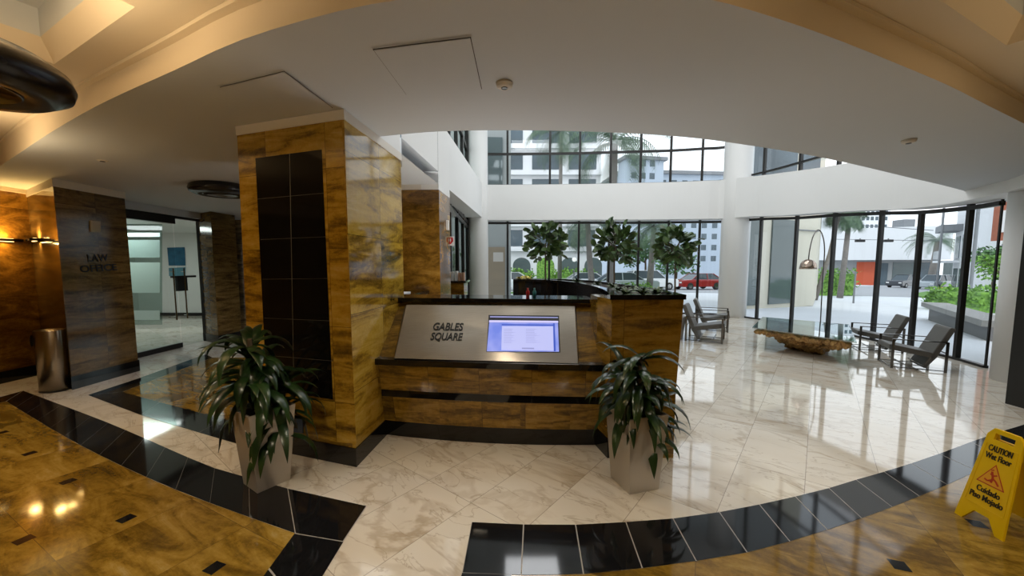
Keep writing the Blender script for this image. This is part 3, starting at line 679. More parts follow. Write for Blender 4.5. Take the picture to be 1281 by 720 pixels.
MB().add([onwall(x, y) for x, y in ((209, 309.5), (231, 309), (232, 332), (211, 332))], [(3, 2, 1, 0)]).build('print', 'poster', th_)
MB().add([onwall(x, y) for x, y in ((211, 335), (232, 334), (232, 345), (211.5, 345))], [(3, 2, 1, 0)]).build('lower_print', plain('teal_poster_print', (.10, .26, .33), .4), th_)
gpt = thing('glass_partition', 'frosted green glass partition inside the office', 'partition', AY(180, 420, 9.6))
def pq_(x0, y0_, x1, y1_, Y): return [AY(a, b_, Y) for a, b_ in ((x0, y1_), (x1, y1_), (x1, y0_), (x0, y0_))]
MB().add(pq_(140, 275, 203, 406, 9.6), [(0, 1, 2, 3)]).build('pane', glass('green_glass', (.45, .58, .54), .08), gpt)
for ya, yb, mt_ in ((291, 296, 'coolglow'), (300, 322, 'frost'), (328, 366, 'frost'), (388, 400, 'paper')):
    MB().add(pq_(140, ya, 200, yb, 9.58), [(0, 1, 2, 3)]).build('frosted_band', plain('band_%d' % ya, (.24, .33, .31) if ya < 320 else (.38, .48, .44), .4) if mt_ == 'frost' else (plain('light_band', (.5, .6, .58), .4, emit=(.8, 1, .95), es=.5) if mt_ == 'coolglow' else 'frost'), gpt)
light('AREA', (-9.6, 9.2, 2.58), 75, (1, .99, .96), 1.6, tgt=(-9.6, 9.2, 0), name='office_light')
# trash can
tcn = thing('trash_can', 'tall stainless steel trash can against the stone pier', 'bin', G(69, 490))
tb = Vector((G(69, 488).x, G(69, 488).y, 0)); MB().lathe([(.15, 0), (.15, .78), (.148, .785), (.13, .785), (.13, .77), (.0001, .77)], tb, 32, sy=.8).build('body', 'steel', tcn, smooth=True)
MB().lathe([(.153, .0), (.153, .02)], tb, 32, sy=.8).build('base_ring', 'ink', tcn)
hv = MB(); cdir = Vector((-.75, -.55, 0)).normalized()
hc = tb + Vector((-.122, -.075, .66)); sd = Vector((-cdir.y, cdir.x, 0))
hv.add([hc + cdir * .012] + [hc + cdir * .012 + sd * .06 * math.cos(2 * PI * k / 20) + Vector((0, 0, .075 * math.sin(2 * PI * k / 20))) for k in range(20)], [(0, k + 1, (k + 1) % 20 + 1) for k in range(20)]); hv.build('opening', 'ink', tcn)
# sconces
def sconce(p, along, nrm, label):
    t = thing('wall_sconce', label, 'sconce', p, 'brass wall sconces'); p = Vector(p); al = Vector(along).normalized(); nr_ = Vector(nrm).normalized()
    MB().bar(p + nr_ * .06 - al * .14, p + nr_ * .06 + al * .14, .10, .035).build('shade_bar', 'lampdark', t)
    MB().bar(p - al * .04, p + nr_ * .05 - al * .04, .05, .05).build('bracket', 'lampdark', t)
    MB().bar(p + nr_ * .05 - al * .07 + Vector((0, 0, .02)), p + nr_ * .05 + al * .07 + Vector((0, 0, .02)), .03, .006).build('bulb', 'glow', t)
    MB().bar(p + nr_ * .05 - al * .07 - Vector((0, 0, .02)), p + nr_ * .05 + al * .07 - Vector((0, 0, .02)), .03, .006).build('bulb', 'glow', t)
    q = p + nr_ * .055
    light('AREA', q + Vector((0, 0, .03)), 7, (1, .62, .2), .09, tgt=q + Vector((0, 0, 2)) - nr_ * .5, name='sconce_light'); light('AREA', q - Vector((0, 0, .03)), 2.2, (1, .62, .2), .09, tgt=q - Vector((0, 0, 2)) + nr_ * .2, name='sconce_light')
sconce(PLN(3, 300, Vector((-6.95, 0, 0)), Vector((1, 0, 0))), (0, 1, 0), (1, 0, 0), 'wall sconce glowing on the amber wall at the left edge')
sn = Vector((-.52, -.855, 0)); sn = Vector((5.72 - 4.92, -(-6.97 + 5.69), 0)); sn = Vector((-(5.72 - 4.92), -(6.97 - 5.69), 0)).normalized()
sconce(V(50, 300, pq[0], pq[3]), (-1.28, .8, 0), sn, 'wall sconce on the side face of the lettered stone pier')
# ------------------------------------------------------------------ reception desk
XL, XR = -1.235, .80
def drow(dy, h, bul, n=14, xr=XR):
    R_ = []
    for i in range(n + 1):
        t = i / n; R_.append(Vector((XL + (xr - XL) * t, 3.45 + (3.23 - 3.45) * t + dy - bul * 4 * t * (1 - t), h)))
    return [T(p) for p in R_]
desk = thing('reception_desk', 'curved granite reception desk with a steel directory panel on its slanted front', 'desk', (-.2, 3.5, 0))
def closed(rows, name, mat, **k):
    m_ = MB(); n = len(rows)
    for i in range(n): m_.strip(rows[i], rows[(i + 1) % n])
    L_ = len(rows[0]); o_ = len(m_.v)
    m_.add([r[0] for r in rows], [tuple(range(n))]); m_.add([r[-1] for r in rows], [tuple(range(n))[::-1]])
    return m_.build(name, mat, desk, **k)
closed([drow(1.05, 1.225, .01), drow(.57, 1.225, .01), drow(.57, 1.265, .01), drow(1.05, 1.265, .01)], 'counter_top', 'black')
closed([drow(.9, .76, .02), drow(.085, .76, 0), drow(.63, 1.20, 0), drow(.63, 1.225, 0), drow(.9, 1.225, .02)], 'slanted_front', 'desk')
closed([drow(.7, .71, .03), drow(0, .71, .03), drow(0, .762, .03), drow(.7, .762, .03)], 'ledge', 'black')
closed([drow(.7, .47, .04), drow(.07, .47, .04), drow(.03, .71, .03), drow(.7, .71, .03)], 'upper_apron', 'desk')
closed([drow(.7, .39, .05), drow(.12, .39, .05), drow(.12, .47, .05), drow(.7, .47, .05)], 'black_stripe', 'black')
closed([drow(.7, .15, .07), drow(.17, .15, .07), drow(.12, .39, .05), drow(.7, .39, .05)], 'lower_apron', 'desk')
closed([drow(.7, 0, .08), drow(.20, 0, .08), drow(.20, .15, .08), drow(.7, .15, .08)], 'base_plinth', 'black')
TL, TR, BRr, BL = PT(508.7, 381, 1.195), PT(718.7, 382.7, 1.195), PT(723, 454.3, .765), PT(493.7, 447.7, .765)
pn_ = (TR - BL).cross(TL - BRr).normalized()
if pn_.y > 0: pn_ = -pn_
q0_ = (TL + TR + BRr + BL) / 4 + pn_ * .014; fr_ = [PLN(x, y, q0_, pn_) for x, y in ((508.7, 381), (718.7, 382.7), (723, 454.3), (493.7, 447.7))]; bk = [p - pn_ * .03 for p in (TL, TR, BRr, BL)]
dp = MB().add(fr_ + bk, [(0, 1, 2, 3)[::-1], (4, 5, 1, 0), (5, 6, 2, 1), (6, 7, 3, 2), (7, 4, 0, 3)]).build('steel_panel', 'steel', desk)
p0 = fr_[0]
def onp(x, y, off=.0): return PLN(x, y, p0 + pn_ * off, pn_)
def flat(pts, name, mat, off, parent):
    m_ = MB().add([onp(x, y, off) for x, y in pts], [tuple(range(len(pts)))]); return m_.build(name, mat, parent)
scr = flat([(611.3, 393.7), (699.3, 394.5), (701, 440.5), (608.3, 439.7)], 'screen_bezel', 'ink', .002, desk)
sx = lambda u, v: (600 + u / 11.07, 385 + v / 11.07)
s2 = flat([sx(133, 200), sx(1085, 205), sx(1100, 605), sx(98, 600)], 'screen', 'screen', .003, scr)
flat([sx(145, 112), sx(1085, 125), sx(1085, 140), sx(145, 130)], 'top_bar', 'screentext', .0036, scr)
flat([sx(132, 168), sx(1088, 178), sx(1089, 204), sx(131, 198)], 'pale_bar', 'screenlav', .0036, scr)
flat([sx(310, 250), sx(1015, 255), sx(1025, 590), sx(300, 585)], 'page', 'screenpale', .0036, scr)
flat([sx(305, 222), sx(1040, 228), sx(1040, 248), sx(305, 240)], 'blue_bar', 'screenblue', .0042, scr)
flat([sx(1018, 212), sx(1040, 212), sx(1055, 598), sx(1028, 597)], 'blue_bar', 'screenblue', .0042, scr)
for cx_, w_ in ((335, 220), (640, 240)):
    tl_ = MB()
    for r_ in range(9):
        yy = 290 + r_ * 23; tl_.add([onp(*sx(a, b_), .0045) for a, b_ in ((cx_, yy), (cx_ + w_ * random.uniform(.45, 1), yy), (cx_ + w_ * .5, yy + 5), (cx_, yy + 5))], [(0, 1, 2, 3)])
    tl_.build('listing_column', 'screentext', scr)
tl_ = MB()
tl_.add([onp(*sx(a, b_), .0045) for a, b_ in ((585, 548), (755, 550), (755, 570), (585, 568))], [(0, 1, 2, 3)]); tl_.build('listing_lines', 'screentext', scr)
fit_text('GABLES', (540.5, 412.6), (578, 413.3), 403.6, 412.6, fr_[0], pn_, 'ink', desk, .0024)
fit_text('SQUARE', (538, 425), (577.3, 425.7), 416, 425, fr_[0], pn_, 'ink', desk, .0024)
# planter wall: pier on the right and curved run behind
pw = thing('planter_wall', 'curved granite planter wall joined to the right end of the desk', 'planter', (1.1, 3.3, 0))
inner_p = smooth_line([(.775, 3.14, 0), (.90, 3.9, 0), (.93, 4.8, 0), (.84, 5.76, 0), (.55, 6.55, 0), (.02, 6.8, 0)], 24)
outer_p = smooth_line([(1.385, 3.16, 0), (1.46, 3.9, 0), (1.46, 5.0, 0), (1.3, 6.2, 0), (.9, 6.95, 0), (.02, 7.25, 0)], 24)
def loop(ins=0., z=0.):
    a = []; b_ = []
    for p, q in zip(inner_p, outer_p): d = (q - p).normalized(); a.append(p + d * ins + Vector((0, 0, z))); b_.append(q - d * ins + Vector((0, 0, z)))
    a[0] = a[0] + Vector((0, ins, 0)); b_[0] = b_[0] + Vector((0, ins, 0))
    return a, b_
def shell(ins0, ins1, z0, z1, name, mats, cap=True, inner_mat=1):
    a0, b0_ = loop(ins0, z0); a1, b1_ = loop(ins1, z1); m_ = MB()
    m_.strip(a0, a1, inner_mat); m_.strip(b1_, b0_, 0)
    m_.add([a0[0], b0_[0], b1_[0], a1[0]], [(0, 1, 2, 3)], 0); m_.add([a0[-1], b0_[-1], b1_[-1], a1[-1]], [(3, 2, 1, 0)], inner_mat)
    if cap: m_.strip(a1, b1_, 0)
    return m_.warp().build(name, mats, pw)
# front pier tapers down towards the floor
gl_ = [Vector((.807, 3.2, 0)), Vector((1.343, 3.235, 0))]
pf = MB()
tA = Vector((.80, 3.17, 1.32)); tB = Vector((1.37, 3.17, 1.32)); tC = Vector((1.44, 3.8, 1.32)); tD = Vector((.89, 3.8, 1.32))
bA = Vector((gl_[0].x, gl_[0].y, .16)); bB = Vector((gl_[1].x, gl_[1].y, .16)); bC = Vector((1.40, 3.8, .16)); bD = Vector((.80, 3.8, .16))
bA.x += .0
kA = tA.lerp(bA, .45) - Vector((.03, 0, 0))
pf.add([tA, tB, tC, tD, bA, bB, bC, bD], [(0, 1, 2, 3)[::-1], (4, 5, 1, 0), (5, 6, 2, 1), (6, 7, 3, 2), (7, 4, 0, 3), (7, 6, 5, 4)])
pf.warp().build('pier', 'desk', pw)
MB().prism([(gl_[0].x - .015, gl_[0].y - .01), (gl_[1].x + .01, gl_[1].y - .01), (1.41, 3.8), (.74, 3.8), (.735, 3.46)], 0, .16).warp().build('base_plinth', 'black', pw)
MB().prism([(.745, 3.45), (.80, 3.19), (.86, 3.3), (.86, 3.75), (.745, 3.75)], .16, 1.32).warp().build('side_cladding', 'desk', pw)
shell(.04, .04, 0, 1.32, 'curved_wall', ['desk', 'black'])
a0, b0_ = loop(0, 1.36); a1, b1_ = loop(.075, 1.36); a2, b2_ = loop(0, 1.32)
rmb = MB(); rmb.strip(a1, a0); rmb.strip(b0_, b1_); rmb.strip(a0, a2); rmb.strip(b2_, b0_)
rmb.add([a0[0], b0_[0], b1_[0], a1[0]], [(3, 2, 1, 0)[::-1]]); rmb.add([a2[0], b2_[0], b0_[0], a0[0]], [(0, 1, 2, 3)])
a3, b3_ = loop(.075, 1.325); rmb.strip(a3, a1); rmb.strip(b1_, b3_); rmb.strip(a3, b3_, 1); rmb.add([a2[-1], b2_[-1], b0_[-1], a0[-1]], [(3, 2, 1, 0)]); rmb.strip(a2, b2_)
rmb.warp().build('granite_rim', ['black', 'soil'], pw)
# ------------------------------------------------------------------ foliage helpers
def strap(mb, org, az, el, L, w, droop, n=8, mi=0):
    p = Vector(org); d = Vector((math.cos(az) * math.cos(el), math.sin(az) * math.cos(el), math.sin(el))); side = Vector((-math.sin(az), math.cos(az), 0))
    vs = []; st_ = L / n
    for i in range(n + 1):
        t = i / n; ww = w * (min(1, .35 + t * 3) if t < .3 else 1) * (1 - max(0, (t - .45) / .55) ** 1.6) + .0015
        up_ = side.cross(d).normalized(); vs += [p - side * ww / 2 + up_ * ww * .18, p.copy(), p + side * ww / 2 + up_ * ww * .18]
        p = p + d * st_; e = math.atan2(d.z, math.hypot(d.x, d.y)) - droop / n * (1 + .5 * t); e = max(e, -1.45); az2 = az
        d = Vector((math.cos(az2) * math.cos(e), math.sin(az2) * math.cos(e), math.sin(e)))
    fs = []
    for i in range(n): a = 3 * i; fs += [(a, a + 1, a + 4, a + 3), (a + 1, a + 2, a + 5, a + 4)]
    mb.add(vs, fs, mi)
def ovleaf(mb, org, d, nrm, L, w, mi=0):
    d = Vector(d).normalized(); s_ = d.cross(Vector(nrm)).normalized(); u_ = s_.cross(d)
    prof = [(0, .1), (.2, .55), (.45, .85), (.7, 1.), (.9, .7), (1., .15)]
    vs = []
    for t, k in prof:
        c_ = Vector(org) + d * L * t - u_ * (t * t) * L * .22
        vs += [c_ - s_ * w * k / 2 + u_ * w * .08 * k, c_, c_ + s_ * w * k / 2 + u_ * w * .08 * k]
    fs = []
    for i in range(5): a = 3 * i; fs += [(a, a + 1, a + 4, a + 3), (a + 1, a + 2, a + 5, a + 4)]
    mb.add(vs, fs, mi)
def rnd_dir(zmin=-.3, zmax=1.):
    a = random.uniform(0, 2 * PI); z = random.uniform(zmin, zmax); r = math.sqrt(max(0, 1 - z * z)); return Vector((r * math.cos(a), r * math.sin(a), z))
def tapered_planter(base, ang, wb, wt, h, label, seed, n_leaf, hh, spread):
    random.seed(seed)
    t = thing('potted_dracaena', label, 'potted plant', base, 'dracaenas in tapered silver planters'); base = Vector(base)
    def ringq(w, z, k=1): return [base + Matrix.Rotation(ang, 3, 'Z') @ Vector((sx_ * w / 2, sy_ * w / 2, z)) for sx_, sy_ in ((-1, -1), (1, -1), (1, 1), (-1, 1))]
    b0_ = ringq(wb, 0); t0 = ringq(wt, h); t1_ = ringq(wt - .03, h); t2 = ringq(wt - .04, h - .05)
    m_ = MB().add(b0_ + t0 + t1_ + t2, [(3, 2, 1, 0)] + [(i, (i + 1) % 4, (i + 1) % 4 + 4, i + 4) for i in range(4)] + [(i + 4, (i + 1) % 4 + 4, (i + 1) % 4 + 8, i + 8) for i in range(4)] + [(i + 8, (i + 1) % 4 + 8, (i + 1) % 4 + 12, i + 12) for i in range(4)])
    m_.build('planter', 'planter', t, bevel=.004)
    MB().add(ringq(wt - .035, h - .04), [(0, 1, 2, 3)]).build('soil', 'soil', t)
    stm = MB(); lv = MB(); tops_ = []
    for k in range(3):
        a = k * 2.1 + .4; r = .05; hh_ = hh * (.55, .8, 1)[k]
        p_ = base + Vector((r * math.cos(a), r * math.sin(a), h - .05)); q_ = p_ + Vector((.04 * math.cos(a), .04 * math.sin(a), hh_)); stm.tube([p_, (p_ + q_) / 2, q_], .016, 7); tops_.append(q_)
    stm.build('stem', 'bark', t)
    for i in range(n_leaf):
        q_ = random.choice(tops_); f_ = random.random(); org = q_ - Vector((0, 0, .28 * f_ * hh / .3))
        strap(lv, org, random.uniform(0, 2 * PI), random.uniform(.1, 1.25) - .3 * f_, random.uniform(.75, 1.15) * spread, random.uniform(.055, .082), random.uniform(1.3, 2.5))
    lv.build('leaves', 'dracaena', t, smooth=True)
    return t
plb = (G(320, 618) + G(331, 587)) / 2
tapered_planter((*H(-1.815, 2.845), 0), math.radians(56), .225, .31, .58, 'dracaena in a silver planter in front of the golden pillar', 3, 130, .56, .43)
tapered_planter((*H(.90, 2.83), 0), math.radians(17), .245, .315, .56, 'dracaena in a silver planter at the right end of the desk', 11, 120, .46, .38)
# low plants in the planter wall
random.seed(5)
for i, (x, y) in enumerate(((.98, 3.42), (1.15, 3.5), (1.3, 3.55), (1.08, 4.0), (1.28, 4.1), (1.2, 4.7), (1.15, 5.3), (1.0, 6.0))):
    lv = MB()
    for k in range(30): strap(lv, T((x, y, 1.33)), random.uniform(0, 2 * PI), random.uniform(.2, 1.3), random.uniform(.07, .14), .028, 1.2, 4)
    o_ = lv.build('low_foliage_plant', 'fig'); tag(o_, 'small leafy plant growing in the granite planter wall', 'plant', 'low plants in the planter wall')
# fiddle leaf figs
def fig(base, H, crown_c, crown_r, label, seed, n=75):
    random.seed(seed); base = Vector(base); cc_ = base + Vector(crown_c)
    t = thing('potted_fig_tree', label, 'potted tree', base, 'potted fig trees behind the desk')
    MB().lathe([(.20, 0), (.26, .5), (.25, .5), (.24, .46), (.0001, .46)], base, 24).build('pot', 'planter', t, smooth=True)
    tr = MB(); tr.tube([base + Vector((0, 0, .4)), base + Vector((.02, 0, .9)), base.lerp(cc_, .75) , cc_], [.024, .02, .018, .012], 7)
    ends = []
    for k in range(9):
        d = rnd_dir(-.2, 1); e = cc_ + Vector((d.x * crown_r[0], d.y * crown_r[0], d.z * crown_r[1])) * .7; tr.tube([cc_ - Vector((0, 0, crown_r[1] * .5)), (cc_ + e) / 2, e], [.012, .01, .006], 5); ends.append(e)
    tr.build('trunk', 'bark', t); lv = MB()
    for k in range(n):
        d0 = rnd_dir(-.75, 1) * random.uniform(.35, 1) ** .5; o_ = cc_ + Vector((d0.x * crown_r[0] * .60, d0.y * crown_r[0] * .60, d0.z * crown_r[1] * .88)) * (.85 + .55 * noise.noise(d0 * 2.2 + base))
        d = (o_ - cc_).normalized() + rnd_dir(-.6, .8) * .9
        ovleaf(lv, o_, d, rnd_dir(.2, 1), random.uniform(.16, .24), random.uniform(.10, .15))
    lv.build('leaves', 'fig', t, smooth=True); return t
Yf = 8.4
for px, cy, rw, rh, lab, sd_, nn_ in ((682, 304, .66, .52, 'fig tree with an open crown above the left part of the dark counter', 21, 165), (768, 306, .68, .48, 'dense fig tree in the middle behind the planter wall', 22, 200), (844, 311, .60, .54, 'fig tree behind the right end of the planter wall', 23, 170)):
    X_ = EX(px, Yf); fig((X_, Yf, 0), 2.4, (0, 0, AY(px, cy, Yf).z), (rw, rh), lab, sd_, nn_)
# desk-side items ------------------------------------------------------
sc_ = thing('side_counter', 'low dark side counter between the two stone pillars', 'counter', (-1.9, 5.1, 0))
qa = G(504, 353, 1.22); 
MB().prism([(-1.27, 4.35), (-1.22, 5.2), (-1.20, 5.85), (-1.75, 5.85), (-1.8, 4.6)], 1.19, 1.23).warp().build('top', 'black', sc_)
MB().prism([(-1.30, 4.40), (-1.25, 5.2), (-1.23, 5.83), (-1.72, 5.83), (-1.76, 4.64)], 0, 1.19).warp().build('body', plain('grey_black_laminate', (.045, .05, .05), .35), sc_)
pp = MB(); pp.box((-1.62, 4.9, 1.23), (-1.36, 5.25, 1.245)); pp.warp().build('paper_stack', 'paper'); tag(bpy.data.objects['paper_stack'], 'small stack of white papers on the dark side counter', 'papers')
cb_ = thing('low_cabinet', 'low stone cabinet with black top beside the far window', 'cabinet', (-.95, 7.6, 0))
MB().box((-1.25, 7.3, 0), (-.9, 7.9, 1.27)).warp().build('body', 'amber', cb_); MB().box((-1.29, 7.26, 1.27), (-.86, 7.94, 1.31)).warp().build('top', 'black', cb_)
for i in range(5):
    x = -1.22 + i * .065; bxm = MB(); bxm.box((x, 7.42, 1.31), (x + .045, 7.60, 1.31 + random.uniform(.15, .19)))
    tag(bxm.warp().build('brochure', plain('brochure_print_%d' % i, random.choice([(.7, .6, .5), (.75, .75, .72), (.45, .25, .15)]), .5)), 'pale brochure standing upright on the low stone cabinet', 'brochure', 'brochures on the low cabinet')
for nm, px, Yb, colr, lab in (('bottle', 659.5, 4.25, (.5, .03, .03), 'small red bottle on the desk counter top'), ('bottle', 667.5, 4.25, (.03, .2, .22), 'small teal bottle on the desk counter top')):
    X_ = EX(px, Yb); o_ = MB().lathe([(.018, 0), (.02, .05), (.009, .07), (.009, .09), (.0001, .09)], (X_, Yb - .05, 1.265), 14).warp().build('small_bottle', plain('bottle_' + lab.split()[1], colr, .3), smooth=True); tag(o_, lab, 'bottle')
fw_ = MB(); random.seed(9)
for k in range(40): ovleaf(fw_, (EX(657, 6.9) + random.uniform(-.12, .12), 6.95 + random.uniform(-.06, .06), 1.36), rnd_dir(.1, 1), (0, 0, 1), .07, .04)
tag(fw_.warp().build('flower_arrangement', plain('yellow_petals', (.55, .45, .08), .6)), 'small yellow flowers on the end of the curved dark counter', 'flowers')
# fire sign and thermostat on pillar 2 right face
sA, sB = (-1.045, 5.59), (-1.0, 6.265); off_ = Vector((.03, 0, 0))
sg = thing('wall_sign', 'white notice with a red shield emblem on the second pillar', 'sign', V(561, 302, sA, sB))
def sq4(px0, py0, px1, py1, dd): return [V(a, b_, sA, sB) + Vector((dd, -.0, 0)) for a, b_ in ((px0, py0), (px1, py0), (px1, py1), (px0, py1))]
sgy = 6.5
def fac(px0, py0, px1, py1, Y): return [AY(a, b_, Y) for a, b_ in ((px0, py0), (px1, py0), (px1, py1), (px0, py1))]
MB().add(fac(558.5, 295.5, 568.5, 307, 6.24), [(3, 2, 1, 0)]).build('sheet', 'paper', sg)
MB().add([AY(a, b_, 6.23) for a, b_ in ((560.5, 297), (566.5, 297), (567, 301.5), (563.5, 305.5), (560, 301.5))], [(4, 3, 2, 1, 0)]).build('shield_emblem', plain('emblem_red', (.6, .01, .02), .5), sg)
MB().add([AY(a, b_, 6.22) for a, b_ in ((563.1, 298), (564.1, 298), (564.3, 300.5), (563.6, 303.5), (562.9, 300.5))], [(4, 3, 2, 1, 0)]).build('emblem_mark', 'paper', sg)
MB().box((-1.02, 6.0, V(558, 287, sA, sB).z), (-.985, 6.1, V(558, 275, sA, sB).z)).build('thermostat', 'white'); tag(bpy.data.objects['thermostat'], 'white thermostat above the red shield notice', 'thermostat')
# sheet in far left glass
sh = fac(617, 315.5, 629.5, 327, 13.2)
tag(MB().add(sh, [(3, 2, 1, 0)]).build('posted_notice', plain('grey_notice', (.55, .56, .55), .6)), 'grey notice posted on the far left window pane', 'notice')
# ------------------------------------------------------------------ wet floor sign
ws = thing('wet_floor_sign', 'yellow plastic wet floor sign standing on the golden floor', 'sign', G(1225, 660))
fbl = G(1195, 641); fbr = G(1255.5, 677); ftl = None
e_ = (fbr - fbl).normalized(); hgt = .60
nn2 = Vector((e_.y, -e_.x, 0));  nn2 = nn2 if nn2.dot(EYE - fbl) > 0 else -nn2
apex_off = -nn2 * .11
def plate_pts(base0, base1, apex_shift):
    e = (base1 - base0).normalized(); w = (base1 - base0).length
    topc = (base0 + base1) / 2 + apex_shift + Vector((0, 0, hgt))
    def P(u, v):                         # u 0..1 across, v 0..1 up
        c0 = (base0 + base1) / 2; c = c0.lerp(topc, v); ww = w * (1 - .34 * v); return c + e * (u - .5) * ww
    return P
def build_plate(P, n_, name, writing):
    outer_ = [P(0, .10), P(0, .93), P(.14, 1.), P(.86, 1.), P(1, .93), P(1, .10), P(1, 0), P(.84, 0), P(.66, .13), P(.34, .13), P(.16, 0), P(0, 0)]
    hole = [P(.22, .89), P(.78, .89), P(.78, .955), P(.22, .955)]
    o0 = P(0, 0); ux = (P(1, 0) - P(0, 0)).normalized(); vy = (P(.5, 1) - P(.5, 0)).normalized()
    loc = lambda p: ((p - o0).dot(ux), (p - o0).dot(vy))
    m2 = cdt([loc(p) for p in outer_], [[loc(p) for p in hole]], up=True)
    th = .012; vs = []; 
    vs = [o0 + ux * v[0] + vy * v[1] + n_ * th / 2 for v in m2.v] + [o0 + ux * v[0] + vy * v[1] - n_ * th / 2 for v in m2.v]
    nV = len(m2.v); fs = [f for f in m2.f] + [tuple(i + nV for i in f[::-1]) for f in m2.f]
    from collections import Counter
    cnt = Counter(); 
    for f in m2.f:
        for i in range(len(f)): a, b_ = f[i], f[(i + 1) % len(f)]; cnt[(a, b_)] += 1
    for (a, b_) in list(cnt):
        if (b_, a) not in cnt: fs.append((b_, a, a + nV, b_ + nV))
    return MB().add(vs, fs).build(name, 'yellow', ws)
Pf = plate_pts(fbl, fbr, apex_off); nf = (Pf(1, 0) - Pf(0, 0)).cross(Pf(.5, 1) - Pf(.5, 0)).normalized()
if nf.dot(EYE - fbl) < 0: nf = -nf
fp_ = build_plate(Pf, nf, 'front_panel', True)
rb0 = fbl - nn2 * .25; rb1 = fbr - nn2 * .25
Pb = plate_pts(rb0, rb1, nn2 * .14 ); nb_ = (Pb(1, 0) - Pb(0, 0)).cross(Pb(.5, 1) - Pb(.5, 0)).normalized(); build_plate(Pb, nb_, 'rear_panel', False)
# raised frame line + writing
def sgn_line(u0, u1, v, body, hh_):
    a = Pf(u0, v) + nf * .0075; b_ = Pf(u1, v) + nf * .0075; o_ = text(body, a, b_ - a, Pf(.5, 1) - Pf(.5, 0), hh_ / .7, 'ink', ws, 'lettering', 1, .0006)
    bpy.context.view_layer.update(); w = max(q[0] for q in o_.bound_box) - min(q[0] for q in o_.bound_box); o_.matrix_basis = o_.matrix_basis @ Matrix.Diagonal(((b_ - a).length / w, 1, 1, 1))
sgn_line(.18, .80, .775, 'CAUTION', .036); sgn_line(.17, .83, .695, 'Wet Floor', .036); sgn_line(.24, .76, .345, 'Cuidado', .036); sgn_line(.14, .86, .265, 'Piso Mojado', .036)
def Q(u, v, o=.0072): return Pf(u, v) + nf * o
MB().add([Q(.5, .66), Q(.17, .435), Q(.83, .435)], [(0, 1, 2)]).build('warning_triangle', 'red', ws)
MB().add([Q(.5, .643, .0078), Q(.21, .445, .0078), Q(.79, .445, .0078)], [(0, 1, 2)]).build('warning_triangle', plain('yellow_orange_print', (.85, .42, .02), .5), ws)
fg = MB()
def stroke(pts, w):
    for (a, b_), (c_, d_) in zip(pts[:-1], pts[1:]): fg.bar(Q(a, b_, .0086), Q(c_, d_, .0086), w, .0006, up=nf)
fg.lathe([(.0001, 0), (.008, 0)], (0, 0, 0), 3) if False else None
stroke([(.46, .58), (.52, .52), (.50, .47)], .012); stroke([(.44, .555), (.50, .54), (.60, .56)], .008); stroke([(.50, .52), (.60, .50), (.68, .465)], .010); stroke([(.51, .50), (.42, .475), (.34, .485)], .009); stroke([(.455, .60), (.47, .59)], .016)
fg.build('slipping_figure', 'red', ws)
bd = MB()
for a, b_ in (((.08, .2), (.08, .84)), ((.92, .2), (.92, .84)), ((.08, .84), (.92, .84)), ((.08, .2), (.92, .2))): bd.bar(Pf(*a) + nf * .006, Pf(*b_) + nf * .006, .006, .004, up=nf)
bd.build('raised_border', 'yellow', ws)
# ------------------------------------------------------------------ armchairs
def make_chair():
    t = thing('armchair', 'x', 'armchair', (0, 0, 0))
    w = .33; ah = .56; m_ = MB()
    # local: faces -Y
    sections = [(-.40, .40, .47), (.10, .30, .375), (.22, .28, .35)]
    sm_ = MB(); hw = .285
    vs = []
    for y, zb, zt in [(-.40, .355, .445), (-.38, .35, .455), (.16, .25, .35), (.24, .24, .33)]: vs += [(-hw, y, zb), (hw, y, zb), (hw, y, zt), (-hw, y, zt)]
    fs = [(0, 1, 2, 3), (15, 14, 13, 12)]
    for i in range(3):
        a = 4 * i; fs += [(a, a + 4, a + 5, a + 1), (a + 1, a + 5, a + 6, a + 2), (a + 2, a + 6, a + 7, a + 3), (a + 3, a + 7, a + 4, a)]
    sm_.add(vs, fs); sm_.build('seat', 'leather', t, bevel=.015)
    bk_ = MB(); vs = []
    for y, z, th in [(.10, .06, .05), (.22, .28, .09), (.43, .80, .085), (.445, .83, .06)]: vs += [(-hw, y - th / 2, z), (hw, y - th / 2, z), (hw, y + th / 2, z - .02), (-hw, y + th / 2, z - .02)]
    bk_.add(vs, [tuple(f) for f in fs]); bk_.build('backrest', 'leather', t, bevel=.015)
    for s_ in (-1, 1):
        f_ = MB(); x = s_ * w
        f_.bar((x, -.37, ah), (x, .38, ah - .0), .04, .016); f_.bar((x, -.36, 0), (x, -.36, ah), .04, .016, up=(1, 0, 0)); f_.bar((x, .37, 0), (x, .37, ah), .04, .016, up=(1, 0, 0)); f_.bar((x, -.37, .03), (x, .38, .03), .03, .014)
        f_.build('side_frame', 'chairmetal', t)
    c_ = MB(); c_.bar((-w, -.2, .10), (w, -.2, .10), .02, .02); c_.bar((-w, .08, .10), (w, .08, .10), .02, .02); c_.bar((-w, -.36, .36), (w, -.36, .36), .02, .02); c_.bar((-w, .37, .36), (w, .37, .36), .02, .02); c_.bar((-w, -.36, .03), (w, -.36, .03), .018, .018)
    c_.build('cross_bars', 'chairmetal', t); return t
ch0 = make_chair(); grp = 'grey leather armchairs around the driftwood table'
spots = [((*H(4.15, 8.25), 0), math.radians(58), .93, 'grey armchair nearest the desk, to the left of the driftwood table'),
         ((*H(5.0, 9.6), 0), math.radians(62), .93, 'grey armchair behind the nearer one, in front of the white round column'),
         ((*H(6.95, 7.35), 0), math.radians(-118), .82, 'grey armchair behind the right end of the driftwood table'),
         ((*H(6.32, 6.10), 0), math.radians(-118), .82, 'grey armchair nearest the right-hand round column')]
